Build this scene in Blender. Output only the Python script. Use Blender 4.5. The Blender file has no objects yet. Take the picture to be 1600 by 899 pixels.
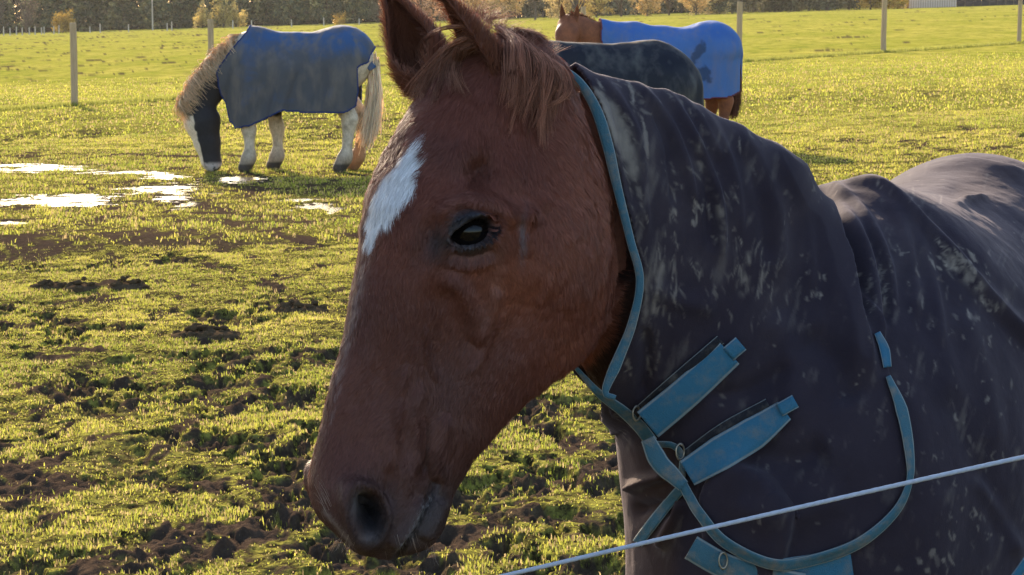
import bpy, math, random
import numpy as np
from mathutils import Vector
from mathutils.bvhtree import BVHTree
random.seed(7); RNG = np.random.default_rng(11)
SC = bpy.context.scene; COL = SC.collection
# ------------------------------------------------------------------ camera frame
FPX = 3400.0; CAMZ = 1.65; HOR = 28.0
PITCH = math.atan((449.5-HOR)/FPX)
FW = np.array([0, math.cos(PITCH), -math.sin(PITCH)]); UPV = np.array([0, math.sin(PITCH), math.cos(PITCH)])
RT = np.array([1.0, 0, 0]); CP = np.array([0, 0, CAMZ])
def pt(px, py, d): return CP + FW*d + RT*((px-800)/FPX*d) + UPV*((449.5-py)/FPX*d)
def proj(P):
    q = P-CP; d = q@FW
    return 800+FPX*(q@RT)/d, 449.5-FPX*(q@UPV)/d, d
def gz(x, y):                                      # gentle cross slope, levelled off where the puddles lie
    ss = lambda a, b, v: (lambda t: t*t*(3-2*t))(np.clip((v-a)/(b-a), 0, 1)); w = ss(9, 15, y)*ss(40, 26, y)*ss(.6, -.8, x)
    return (0.03*x + 0.005*y + 0.05)*(1-w)+.13*w
def gpt(px, py):                                   # where a line of sight meets the field
    d = FW + RT*((px-800)/FPX) + UPV*((449.5-py)/FPX)
    t = (CAMZ-0.05)/(0.03*d[0]+0.005*d[1]-d[2]); 
    for _ in range(40): p = CP+d*t; t = .5*t+.5*(CAMZ-gz(p[0], p[1]))/(-d[2])
    return CP+d*t
cd = bpy.data.cameras.new('camera'); cam = bpy.data.objects.new('camera', cd); COL.objects.link(cam)
cd.sensor_width = 36; cd.lens = 36*FPX/1600; cd.clip_start = .05; cd.clip_end = 4000
cam.location = CP; cam.rotation_euler = (math.pi/2-PITCH, 0, 0); SC.camera = cam
cd.dof.use_dof = True; cd.dof.focus_distance = 2.62; cd.dof.aperture_fstop = 64
# ------------------------------------------------------------------ object helpers
def tag(o, label=None, cat=None, group=None, kind=None):
    if label: o['label'] = label
    if cat: o['category'] = cat
    if group: o['group'] = group
    if kind: o['kind'] = kind
    return o
def mk(name, V, F, mat, parent=None, smooth=True, cols=None):
    V = np.asarray(V, dtype=np.float32).reshape(-1, 3); me = bpy.data.meshes.new(name)
    me.vertices.add(len(V)); me.vertices.foreach_set('co', V.ravel())
    if isinstance(F, np.ndarray): groups = [F]
    elif isinstance(F, list) and len(F) and isinstance(F[0], np.ndarray): groups = [f for f in F if len(f)]
    else:
        a = [f for f in F if len(f) == 3]; b = [f for f in F if len(f) == 4]; groups = []
        if a: groups.append(np.array(a))
        if b: groups.append(np.array(b))
    idx = np.concatenate([g.ravel() for g in groups]).astype(np.int32)
    tot = np.concatenate([np.full(len(g), g.shape[1]) for g in groups]).astype(np.int32)
    st = np.concatenate([[0], np.cumsum(tot)[:-1]]).astype(np.int32)
    me.loops.add(len(idx)); me.loops.foreach_set('vertex_index', idx)
    me.polygons.add(len(tot)); me.polygons.foreach_set('loop_start', st)
    me.polygons.foreach_set('use_smooth', np.full(len(tot), smooth))
    me.update(calc_edges=True)
    if cols is not None:
        for k, c in cols.items():
            c = np.asarray(c, dtype=np.float32)
            if c.ndim == 1: c = np.stack([c, c, c], 1)
            a = me.attributes.new(k, 'FLOAT_COLOR', 'POINT')
            a.data.foreach_set('color', np.concatenate([c, np.ones((len(c), 1), np.float32)], 1).ravel())
    if mat: me.materials.append(getattr(mat, 'm', mat))
    o = bpy.data.objects.new(name, me); COL.objects.link(o)
    if parent: o.parent = parent; o.matrix_parent_inverse = parent.matrix_world.inverted() if False else o.matrix_parent_inverse
    return o
def mkw(name, V, F, mat, parent, **k):              # world-space vertices under a located parent (translation only)
    V = np.asarray(V, dtype=np.float64).reshape(-1, 3)
    off = np.zeros(3); p = parent
    while p is not None: off += np.array(p.location); p = p.parent
    return mk(name, V-off, F, mat, parent, **k)
def empty(name, loc, rz=0):
    o = bpy.data.objects.new(name, None); COL.objects.link(o); o.location = loc; o.rotation_euler = (0, 0, rz)
    o.empty_display_size = .1; return o
def evalmesh(V, F, mods):
    o = mk('tmp_shape', V, F, None)
    for t, kw in mods:
        m = o.modifiers.new('m', t)
        for k, v in kw.items(): setattr(m, k, v)
    dg = bpy.context.evaluated_depsgraph_get(); e = o.evaluated_get(dg); me = e.to_mesh()
    n = len(me.vertices); co = np.empty(n*3, np.float32); me.vertices.foreach_get('co', co)
    lt = np.empty(len(me.polygons), np.int32); me.polygons.foreach_get('loop_total', lt)
    li = np.empty(len(me.loops), np.int32); me.loops.foreach_get('vertex_index', li)
    e.to_mesh_clear(); old = o.data; bpy.data.objects.remove(o); bpy.data.meshes.remove(old)
    assert (lt == 4).all(); return co.reshape(-1, 3).astype(float), li.reshape(-1, 4)
def vnormals(V, F):
    a = V[F[:, 2]]-V[F[:, 0]]; b = V[F[:, 3 if F.shape[1] == 4 else 1]]-V[F[:, 1 if F.shape[1] == 4 else 0]]
    n = np.cross(a, b) if F.shape[1] == 4 else np.cross(b, a)
    N = np.zeros_like(V)
    for k in range(F.shape[1]):
        for c in range(3): N[:, c] += np.bincount(F[:, k], n[:, c], len(V))
    return N/np.maximum(np.linalg.norm(N, axis=1, keepdims=True), 1e-12)
def smoothmesh(V, F, it, wt=None, lam=.6):
    E = np.concatenate([F[:, [k, (k+1) % F.shape[1]]] for k in range(F.shape[1])]); n = len(V)
    deg = np.bincount(E[:, 0], minlength=n)+np.bincount(E[:, 1], minlength=n)
    for _ in range(it):
        A = np.stack([(np.bincount(E[:, 0], V[E[:, 1], c], n)+np.bincount(E[:, 1], V[E[:, 0], c], n))/np.maximum(deg, 1) for c in range(3)], 1)
        l = lam if wt is None else (lam*wt)[:, None]
        V = V+(A-V)*l
    return V
# ------------------------------------------------------------------ noise
def _h(ix, iy, iz, s):
    n = (ix*374761393+iy*668265263+iz*1274126177+s*974711) & 0xffffffff
    n = ((n ^ (n >> 13))*1103515245) & 0xffffffff; n = ((n ^ (n >> 16))*2246822519) & 0xffffffff
    return ((n ^ (n >> 15)) & 0xffff)/65535.0
def vnoise(P, sc=1.0, seed=0):
    P = np.asarray(P, float)*sc; I = np.floor(P).astype(np.int64); f = P-I; f = f*f*(3-2*f); r = 0
    for dx in (0, 1):
        wx = f[..., 0] if dx else 1-f[..., 0]
        for dy in (0, 1):
            wy = f[..., 1] if dy else 1-f[..., 1]
            for dz in (0, 1):
                wz = f[..., 2] if dz else 1-f[..., 2]
                r = r+wx*wy*wz*_h(I[..., 0]+dx, I[..., 1]+dy, I[..., 2]+dz, seed)
    return r*2-1
def vnoise2(x, y, sc=1.0, seed=0):
    x = x*sc; y = y*sc; ix = np.floor(x).astype(np.int64); iy = np.floor(y).astype(np.int64); fx = x-ix; fy = y-iy
    fx = fx*fx*(3-2*fx); fy = fy*fy*(3-2*fy); g = lambda a, b: _h(ix+a, iy+b, 7, seed)
    return ((g(0, 0)*(1-fx)+g(1, 0)*fx)*(1-fy)+(g(0, 1)*(1-fx)+g(1, 1)*fx)*fy)*2-1
def fbm2(x, y, sc, seed=0, oc=4, g=.5):
    r = 0; a = 1; t = 0; c, s = math.cos(.6), math.sin(.6)
    for k in range(oc):
        r = r+a*vnoise2(x, y, sc, seed+k*13); t += a; a *= g; x, y = x*c-y*s+3.1, x*s+y*c+1.7; sc *= 2.03
    return r/t
def fbm3(P, sc, seed=0, oc=3, g=.5):
    r = 0; a = 1; t = 0
    for k in range(oc): r = r+a*vnoise(P+k*5.3, sc, seed+k*17); t += a; a *= g; sc *= 2.03
    return r/t
def sst(a, b, x): t = np.clip((x-a)/(b-a), 0, 1); return t*t*(3-2*t)
# ------------------------------------------------------------------ implicit shapes
def smin(a, b, k): h = np.clip(.5+.5*(b-a)/k, 0, 1); return b*(1-h)+a*h-k*h*(1-h)
def capsule(P, a, b, ra, rb, sq=None):              # tapered capsule, sq = squash per axis
    a = np.array(a, float); b = np.array(b, float)
    if sq is not None: s = np.array(sq, float); P = P/s; a = a/s; b = b/s
    ab = b-a; L = ab@ab+1e-9; q = P-a; t = np.clip((q[..., 0]*ab[0]+q[..., 1]*ab[1]+q[..., 2]*ab[2])/L, 0, 1)
    d = np.sqrt((q[..., 0]-t*ab[0])**2+(q[..., 1]-t*ab[1])**2+(q[..., 2]-t*ab[2])**2)-(ra+(rb-ra)*t)
    return d*(1 if sq is None else min(sq))
def ellips(P, c, r):
    q = (P-np.array(c))/np.array(r); k = np.sqrt((q**2).sum(-1)); return (k-1)*min(r)
def surfnets(F, org, h):
    ins = F < 0; cnt = np.zeros(tuple(np.array(F.shape)-1), np.int8); C = []
    for dx in (0, 1):
        for dy in (0, 1):
            for dz in (0, 1):
                sl = tuple(slice(d, n-1+d) for d, n in zip((dx, dy, dz), F.shape)); cnt += ins[sl]; C.append((dx, dy, dz))
    act = (cnt > 0) & (cnt < 8); I = np.argwhere(act); vid = np.full(act.shape, -1, np.int64); vid[act] = np.arange(len(I))
    C = np.array(C); val = np.stack([F[I[:, 0]+c[0], I[:, 1]+c[1], I[:, 2]+c[2]] for c in C], 1)
    S = np.zeros((len(I), 3)); n = np.zeros(len(I))
    for i in range(8):
        for j in range(i+1, 8):
            if np.abs(C[i]-C[j]).sum() == 1:
                a, b = val[:, i], val[:, j]; m = (a < 0) != (b < 0); t = np.where(m, a/np.where(m, a-b, 1), 0)
                S += m[:, None]*(C[i]+t[:, None]*(C[j]-C[i])); n += m
    V = (I+S/n[:, None])*h+np.array(org); Q = []
    for ax in range(3):
        u, v = [(1, 2), (2, 0), (0, 1)][ax]
        sa = [slice(None)]*3; sb = [slice(None)]*3; sa[ax] = slice(0, -1); sb[ax] = slice(1, None)
        A = ins[tuple(sa)]; B = ins[tuple(sb)]; E = np.argwhere(A != B)
        E = E[(E[:, u] > 0) & (E[:, v] > 0) & (E[:, u] < F.shape[u]-1) & (E[:, v] < F.shape[v]-1)]
        fl = A[E[:, 0], E[:, 1], E[:, 2]]; q = []
        for du, dv in ((1, 1), (0, 1), (0, 0), (1, 0)):
            e = E.copy(); e[:, u] -= du; e[:, v] -= dv; q.append(vid[e[:, 0], e[:, 1], e[:, 2]])
        q = np.stack(q, 1); q[~fl] = q[~fl][:, ::-1]; Q.append(q)
    return V, np.concatenate(Q)
def gridpts(lo, hi, h):
    ax = [np.arange(lo[i], hi[i]+h, h) for i in range(3)]
    return np.stack(np.meshgrid(*ax, indexing='ij'), -1).astype(np.float32)
def keep(V, F, m):                                  # keep faces flagged m, drop unused vertices
    F = F[m]; u, inv = np.unique(F, return_inverse=True); return V[u], inv.reshape(F.shape), u
# ------------------------------------------------------------------ strands
def tubes(name, curves, radii, mat, parent, cols=None, sides=3, world=True):
    """curves: (n,k,3) arrays, radii (n,k): thin tapered tubes, one mesh"""
    n, k, _ = curves.shape; T = np.gradient(curves, axis=1); T /= np.maximum(np.linalg.norm(T, axis=2, keepdims=True), 1e-9)
    ref = np.where(np.abs(T[..., 2:3]) > .9, np.array([1., 0, 0]), np.array([0, 0, 1.])); A = np.cross(T, ref); A /= np.maximum(np.linalg.norm(A, axis=2, keepdims=True), 1e-9); B = np.cross(T, A)
    V = np.stack([curves+radii[..., None]*(A*math.cos(2*math.pi*j/sides)+B*math.sin(2*math.pi*j/sides)) for j in range(sides)], 2)
    base = (np.arange(n)*k*sides)[:, None, None]; i = (np.arange(k-1)*sides)[None, :, None]; j = np.arange(sides)[None, None, :]; j2 = (j+1) % sides
    F = np.stack([base+i+j, base+i+j2, base+i+sides+j2, base+i+sides+j], -1).reshape(-1, 4)
    c = None
    if cols is not None: c = {'col': np.repeat(cols, k*sides, axis=0)}
    return (mkw if world else mk)(name, V.reshape(-1, 3), F, mat, parent, cols=c)
def rnd(n, s=1.0): return RNG.normal(0, s, n)
# ------------------------------------------------------------------ materials
def srgb(r, g, b):
    f = lambda c: (c/255/12.92 if c/255 <= .04045 else ((c/255+.055)/1.055)**2.4); return (f(r), f(g), f(b), 1)
class Mat:
    def __init__(s, name, rough=.8, spec=.3, color=(.5, .5, .5)):
        s.m = bpy.data.materials.new(name); s.m.use_nodes = True; s.nt = s.m.node_tree; s.b = s.nt.nodes['Principled BSDF']
        s.b.inputs['Roughness'].default_value = rough; s.b.inputs['Specular IOR Level'].default_value = spec
        s.b.inputs['Base Color'].default_value = (*color[:3], 1)
    def n(s, t, **kw):
        x = s.nt.nodes.new(t)
        for k, v in kw.items():
            if k in x.inputs: x.inputs[k].default_value = v
            else: setattr(x, k, v)
        return x
    def l(s, a, b): s.nt.links.new(a, b)
    def attr(s, nm): x = s.n('ShaderNodeAttribute'); x.attribute_name = nm; return x
    def coord(s, sc=(1, 1, 1), kind='Object'):
        c = s.n('ShaderNodeTexCoord'); m = s.n('ShaderNodeMapping'); m.inputs['Scale'].default_value = sc; s.l(c.outputs[kind], m.inputs[0]); return m.outputs[0]
    def noise(s, co, scale, detail=4, rough=.55, dist=0):
        x = s.n('ShaderNodeTexNoise'); x.inputs['Scale'].default_value = scale; x.inputs['Detail'].default_value = detail
        x.inputs['Roughness'].default_value = rough; x.inputs['Distortion'].default_value = dist; s.l(co, x.inputs['Vector']); return x.outputs['Fac']
    def ramp(s, f, stops):
        r = s.n('ShaderNodeValToRGB'); e = r.color_ramp.elements
        while len(e) < len(stops): e.new(.5)
        for i, (p, c) in enumerate(stops):
            e[i].position = p; e[i].color = c if len(c) == 4 else (*c, 1)
        s.l(f, r.inputs[0]); return r.outputs[0]
    def mix(s, f, a, b, mode='MIX'):
        x = s.n('ShaderNodeMix'); x.data_type = 'RGBA'; x.blend_type = mode
        for v, i in ((f, 0), (a, 6), (b, 7)):
            if hasattr(v, 'type') and hasattr(v, 'links'): s.l(v, x.inputs[i])
            else: x.inputs[i].default_value = v
        return x.outputs[2]
    def math(s, op, a, b=0.0):
        x = s.n('ShaderNodeMath'); x.operation = op
        for v, i in ((a, 0), (b, 1)):
            if hasattr(v, 'links'): s.l(v, x.inputs[i])
            else: x.inputs[i].default_value = v
        return x.outputs[0]
    def bump(s, h, strength=.3, dist=.01):
        x = s.n('ShaderNodeBump'); x.inputs['Strength'].default_value = strength; x.inputs['Distance'].default_value = dist
        s.l(h, x.inputs['Height']); s.l(x.outputs[0], s.b.inputs['Normal']); return x
    def col(s, c): s.l(c, s.b.inputs['Base Color'])
G = lambda v: (v, v, v, 1)
# ================================================================== FOREGROUND HORSE
def camw(q): return CP + q[..., 0:1]*RT + q[..., 1:2]*UPV + q[..., 2:3]*FW
def wcam(P): q = P-CP; return np.stack([q@RT, q@UPV, q@FW], -1)
def cpx(q): return 800+FPX*q[..., 0]/q[..., 2], 449.5-FPX*q[..., 1]/q[..., 2]
TH = math.radians(27); ZH = 2.60; KH = ZH/FPX
A3 = np.array([0, (449.5-120)*KH, ZH]); aa = np.array([-.276, -.961, 0]); aa /= np.linalg.norm(aa)
nn = np.array([aa[1], -aa[0], 0]); DD = math.cos(TH)*nn+math.sin(TH)*np.array([0, 0, -1.]); VV = math.cos(TH)*np.array([0, 0, -1.])-math.sin(TH)*nn
def hl2c(L): return A3+L[..., 0:1]*aa+L[..., 1:2]*DD+L[..., 2:3]*VV
def c2hl(q): d = q-A3; return np.stack([d@aa, d@DD, d@VV], -1)
T_top = [(-70, 20), (-40, 62), (0, 92), (50, 118), (111, 136), (190, 153), (241, 158), (290, 152), (333, 146), (395, 142), (466, 136), (538, 136), (600, 132), (650, 129), (690, 124), (728, 108), (751, 83), (768, 46), (775, 20)]
T_bot = [(-70, -20), (-40, -70), (41, -130), (100, -175), (160, -208), (226, -234), (270, -246), (310, -249), (346, -243), (399, -221), (430, -196), (472, -165), (505, -144), (535, -127), (585, -104), (646, -91), (680, -92), (712, -92), (740, -82), (755, -68), (769, -45), (775, -20)]
T_b = [(-70, .02), (-40, .045), (0, .058), (50, .068), (111, .080), (190, .093), (241, .097), (290, .093), (333, .084), (395, .074), (466, .063), (538, .055), (600, .051), (650, .052), (690, .056), (728, .053), (751, .045), (768, .028), (775, .015)]
T_k = [(-70, 0), (111, .10), (241, .16), (333, .08), (420, -.10), (538, -.22), (620, -.12), (680, .10), (775, .15)]
def tab(T, s): x = [a for a, _ in T]; y = [b for _, b in T]; return np.interp(s, x, y)
def smtab(T, s):                                     # smooth lookup
    g = np.linspace(T[0][0]-10, T[-1][0]+10, 500); v = tab(T, g); k = np.exp(-np.linspace(-2, 2, 25)**2); v = np.convolve(np.pad(v, 12, 'edge'), k/k.sum(), 'valid')
    return np.interp(s, g, v)
def headfield(L):
    s, w, v = L[..., 0]/KH, L[..., 1], L[..., 2]; ct, st = math.cos(TH), math.sin(TH)
    tp = smtab(T_top, s)*KH; tb = smtab(T_bot, s)*KH; b = smtab(T_b, s); k = smtab(T_k, s)
    H = (tp-tb)/2; wc = (tp+tb)/2/ct; a = np.sqrt(np.maximum(H*H-(b*st)**2, 1e-5))/ct
    u = (w-wc)/a; bw = b*(1+k*np.clip(u, -1.2, 1.2)); p = 2.35
    Fv = (np.abs(v/bw)**p+np.abs(u)**p)**(1/p); F = (Fv-1)*np.minimum(a, b)
    return np.where((s > 778) | (s < -75), np.maximum(F, .02), F)
# neck: straight oval loft in camera-aligned metres, drifting away from the viewer as it goes back
N_top = [(-190, 30), (-165, 105), (-128, 136), (-91, 156), (-33, 174), (-7, 186), (30, 203), (82, 217), (156, 236), (200, 243), (242, 252), (292, 258), (320, 250), (345, 235), (450, 215), (600, 200), (700, 110)]
N_bot = [(-190, -30), (-165, -80), (-60, -140), (100, -165), (211, -184), (269, -203), (329, -210), (400, -235), (450, -262), (600, -300), (700, -180)]
N_T = [(-190, .02), (-165, .045), (-90,.068), (0, .078), (156, .098), (240, .118), (338, .145), (450, .19), (600, .22), (700, .1)]
N_Z = [(-170, 2.665), (0, 2.715), (150, 2.78), (338, 2.90), (450, 2.97), (700, 3.10)]
NX0, NY0 = 40/FPX*2.77, (449.5-300)/FPX*2.77
def neckpar(q):
    x = q[..., 0]-NX0; y = q[..., 1]-NY0; K = 2.80/FPX
    s = (x*.81+y*-.587)/K; t = x*.587+y*.81; return s, t
def neckfield(q, grow=0.0):
    s, t = neckpar(q); Z = smtab(N_Z, s); kk = Z/FPX; tp = smtab(N_top, s)*kk+grow; tb = smtab(N_bot, s)*kk-grow; T = smtab(N_T, s)+grow
    tc = (tp+tb)/2; H = (tp-tb)/2; u = (t-tc)/H; Tw = T*(1-.22*np.clip(u, -1, 1)); F = (np.sqrt(((q[..., 2]-Z)/Tw)**2+u*u)-1)*np.minimum(H, T)
    F = np.where(s < -192, np.maximum(F, .02), F); return np.where((s > 720), np.maximum(F, (s-720)*.0008+.01), F)
def orient(V, F):
    a, b, c = V[F[:, 0]]-V.mean(0), V[F[:, 1]]-V.mean(0), V[F[:, 2]]-V.mean(0); return F if (a*np.cross(b, c)).sum() > 0 else F[:, ::-1]
HN = []                                              # head + upper neck grid in head coordinates
h_ = .0026
Lg = gridpts((-.115, -.36, -.125), (.625, .185, .125), h_)
Fh = headfield(Lg); Fn = neckfield(hl2c(Lg), -.010)
Fx = smin(Fh, Fn, .028); del Fh, Fn
HVl, HF = surfnets(Fx, (-.115, -.36, -.125), h_); del Lg, Fx
HVl = smoothmesh(HVl, HF, 3); HVl, HF = evalmesh(HVl, HF, [('SUBSURF', dict(levels=1, render_levels=1))]) if False else (HVl, HF)
# ---- sculpting, written on the near side and mirrored to the far side
def segd(px, py, pl):
    best = np.full(px.shape, 1e9); sd = np.zeros(px.shape); arc = np.zeros(px.shape); L = 0
    for (x0, y0), (x1, y1) in zip(pl[:-1], pl[1:]):
        dx, dy = x1-x0, y1-y0; l2 = dx*dx+dy*dy; l = math.sqrt(l2); t = np.clip(((px-x0)*dx+(py-y0)*dy)/l2, 0, 1)
        d = np.hypot(px-x0-t*dx, py-y0-t*dy); m = d < best; best = np.where(m, d, best)
        sd = np.where(m, ((px-x0)*dy-(py-y0)*dx)/l, sd); arc = np.where(m, L+t*l, arc); L += l
    return best, sd, arc/L
def ridge(px, py, pl, w, amp, fade=True, sharp=0):
    pl = dense(pl, 12); d, sd, a = segd(px, py, pl); e = np.exp(-(d/w)**2)
    if sharp: e = np.where(sd*sharp > 0, np.exp(-(d/(w*.45))**2), e)
    if fade: e = e*sst(0, .18, a)*sst(1, .82, a)
    return amp*e
def dense(pl, step=6):                               # smooth resample (Catmull-Rom)
    P = np.array(pl, float)
    if len(P) == 2: n = max(2, int(np.hypot(*(P[1]-P[0]))/step)); return P[0]+(P[1]-P[0])*np.linspace(0, 1, n)[:, None]
    Q = np.concatenate([[2*P[0]-P[1]], P, [2*P[-1]-P[-2]]]); out = []
    for i in range(1, len(Q)-2):
        n = max(2, int(np.linalg.norm(Q[i+1]-Q[i])/step)); t = np.linspace(0, 1, n, endpoint=False)[:, None]
        out.append(.5*((2*Q[i])+(Q[i+1]-Q[i-1])*t+(2*Q[i-1]-5*Q[i]+4*Q[i+1]-Q[i+2])*t*t+(3*Q[i]-Q[i-1]-3*Q[i+1]+Q[i+2])*t**3))
    return np.concatenate(out+[Q[-2:-1]])
def blob(px, py, cx, cy, rx, ry, ang, amp):
    c, s = math.cos(math.radians(ang)), math.sin(math.radians(ang)); u = (px-cx)*c+(py-cy)*s; v = -(px-cx)*s+(py-cy)*c
    return amp*np.exp(-(u/rx)**2-(v/ry)**2)
def polysd(px, py, poly):
    P = np.array(poly, float); n = len(P); d = np.full(px.shape, 1e9); ins = np.zeros(px.shape, bool)
    for i in range(n):
        a, b = P[i], P[(i+1) % n]; e = b-a; t = np.clip(((px-a[0])*e[0]+(py-a[1])*e[1])/(e@e), 0, 1)
        d = np.minimum(d, np.hypot(px-a[0]-t*e[0], py-a[1]-t*e[1]))
        c = ((a[1] > py) != (b[1] > py)) & (px < (b[0]-a[0])*(py-a[1])/(b[1]-a[1]+1e-12)+a[0]); ins ^= c
    return np.where(ins, -d, d)
EC = (734, 358)
def eyee(px, py):                                    # 1 on the lid margin, <1 inside the opening
    ax, ay, bx, by = 701, 375, 769, 347; L = math.hypot(bx-ax, by-ay)/2; ux, uy = (bx-ax)/2/L, (by-ay)/2/L
    u = ((px-(ax+bx)/2)*ux+(py-(ay+by)/2)*uy)/L; t = (px-(ax+bx)/2)*uy-(py-(ay+by)/2)*ux     # t>0 above
    hh = np.where(t > 0, 16, 14)*np.maximum(1-np.abs(u)**2.2, .0)**.8+1.2
    return np.where(np.abs(u) < 1, np.abs(t)/hh, np.hypot((np.abs(u)-1)*L, t)/6+1), u, t
def head_disp(Vl, N):
    mir = np.where(Vl[:, 2] < 0, -1., 1.); Lm = Vl.copy(); Lm[:, 2] = np.abs(Lm[:, 2]); Nm = N.copy(); Nm[:, 2] *= mir
    px, py = cpx(hl2c(Lm)); nz = -(Nm[:, 0]*aa[2]+Nm[:, 1]*DD[2]+Nm[:, 2]*VV[2]); wt = sst(.02, .35, nz)
    sd, w, v = Lm.T; d = np.zeros(len(Vl)); B = lambda *a: blob(px, py, *a); R = lambda *a, **k: ridge(px, py, *a, **k)
    d += B(738, 352, 62, 48, -10, .011)+R([(684, 345), (705, 322), (735, 312), (765, 316), (795, 338)], 13, .0055)
    d += R([(700, 338), (728, 327), (758, 331), (778, 345)], 4.5, -.0026)+R([(700, 392), (735, 398), (768, 384)], 6, -.002)+R([(694, 404), (735, 412), (775, 396)], 7, .002)
    d += B(676, 362, 18, 36, 15, -.006)+B(748, 262, 20, 24, 10, -.010)+B(720, 240, 30, 30, 0, .003)+B(795, 268, 26, 34, 0, .004)
    d += R([(772, 345), (800, 332), (835, 338)], 15, .005)+R([(818, 320), (813, 360), (812, 400)], 5, .0022)+R([(775, 440), (768, 500), (742, 545)], 9, .0028)
    d += R([(690, 420), (720, 450), (742, 500), (742, 540)], 15, .0045)+B(700, 545, 38, 75, 12, -.005)+B(738, 520, 16, 28, 0, -.0022)
    d += B(872, 420, 75, 120, 0, .010)+B(810, 500, 34, 60, 30, -.004)+B(640, 480, 30, 90, 10, .003)+B(596, 590, 26, 80, 8, -.005)
    d += R([(660, 590), (650, 650), (655, 720), (645, 745)], 9, .003)+R([(632, 620), (618, 690), (606, 740)], 10, .003)+R([(700, 640), (690, 700), (684, 755)], 10, .0035, )
    d += R([(668, 640), (668, 700), (660, 745)], 5, -.0022)+B(672, 735, 10, 20, -20, -.003)
    # muzzle: nostril, lips, chin
    c, s_ = math.cos(math.radians(-12)), math.sin(math.radians(-12)); u = ((px-574)*c+(py-803)*s_)/25; t = (-(px-574)*s_+(py-803)*c)/41; e = np.hypot(u+.28*t*t-.1, t)
    d += -.030*sst(1.0, .35, e)+.0065*np.exp(-((e-1.2)/.28)**2)*(1-.5*sst(0, 1, t))-.020*np.exp(-(((px-585)/13)**2+((py-800)/26)**2))+B(545, 770, 26, 40, 20, .005)
    d += R([(682, 756), (662, 798), (646, 830), (622, 872)], 4.5, -.0055, fade=False)+R([(692, 775), (676, 812), (660, 845)], 10, .005)+R([(664, 775), (648, 806), (632, 832), (610, 858)], 9, .0045)
    d += B(610, 770, 13, 50, 8, -.005)+B(630, 740, 20, 30, 0, .004)
    d += B(690, 470, 30, 22, 40, -.002)+R([(830, 300), (862, 330), (880, 380)], 12, .002)+(fbm3(Lm*np.array([.5, 1, 1]), 70, 19, 3)*.0016)*sst(760, 860, px)
    d += R([(962, 300), (968, 380), (966, 470), (940, 560)], 13, -.022)
    for k in range(9):                               # fine wrinkles round the mouth and above the eye
        x = 600+k*11; d += R([(x, 700+(k % 3)*12), (x-6, 760+(k % 2)*14)], 3, -.0008)
    for k in range(4): d += R([(700+k*4, 330-k*7), (735, 318-k*7), (772-k*3, 326-k*6)], 3.2, -.0011)
    for x0, y0, x1, y1, x2, y2 in ((690, 600, 672, 560, 668, 500), (792, 470, 770, 530, 730, 590), (845, 350, 850, 420, 830, 480), (640, 560, 628, 620, 622, 680)):
        d += R([(x0, y0), (x1, y1), (x2, y2)], 4.5, .0019)   # veins
    ee, eu, et = eyee(px, py)
    d += -.0135*sst(1.06, .80, ee)+.0042*np.exp(-((ee-1.28)/.22)**2)*np.where(et > 0, 1.25, .8)*(np.abs(eu) < 1.05)
    return Vl+N*(d*2.0*wt)[:, None], px, py
N0 = vnormals(HVl, HF)
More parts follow.
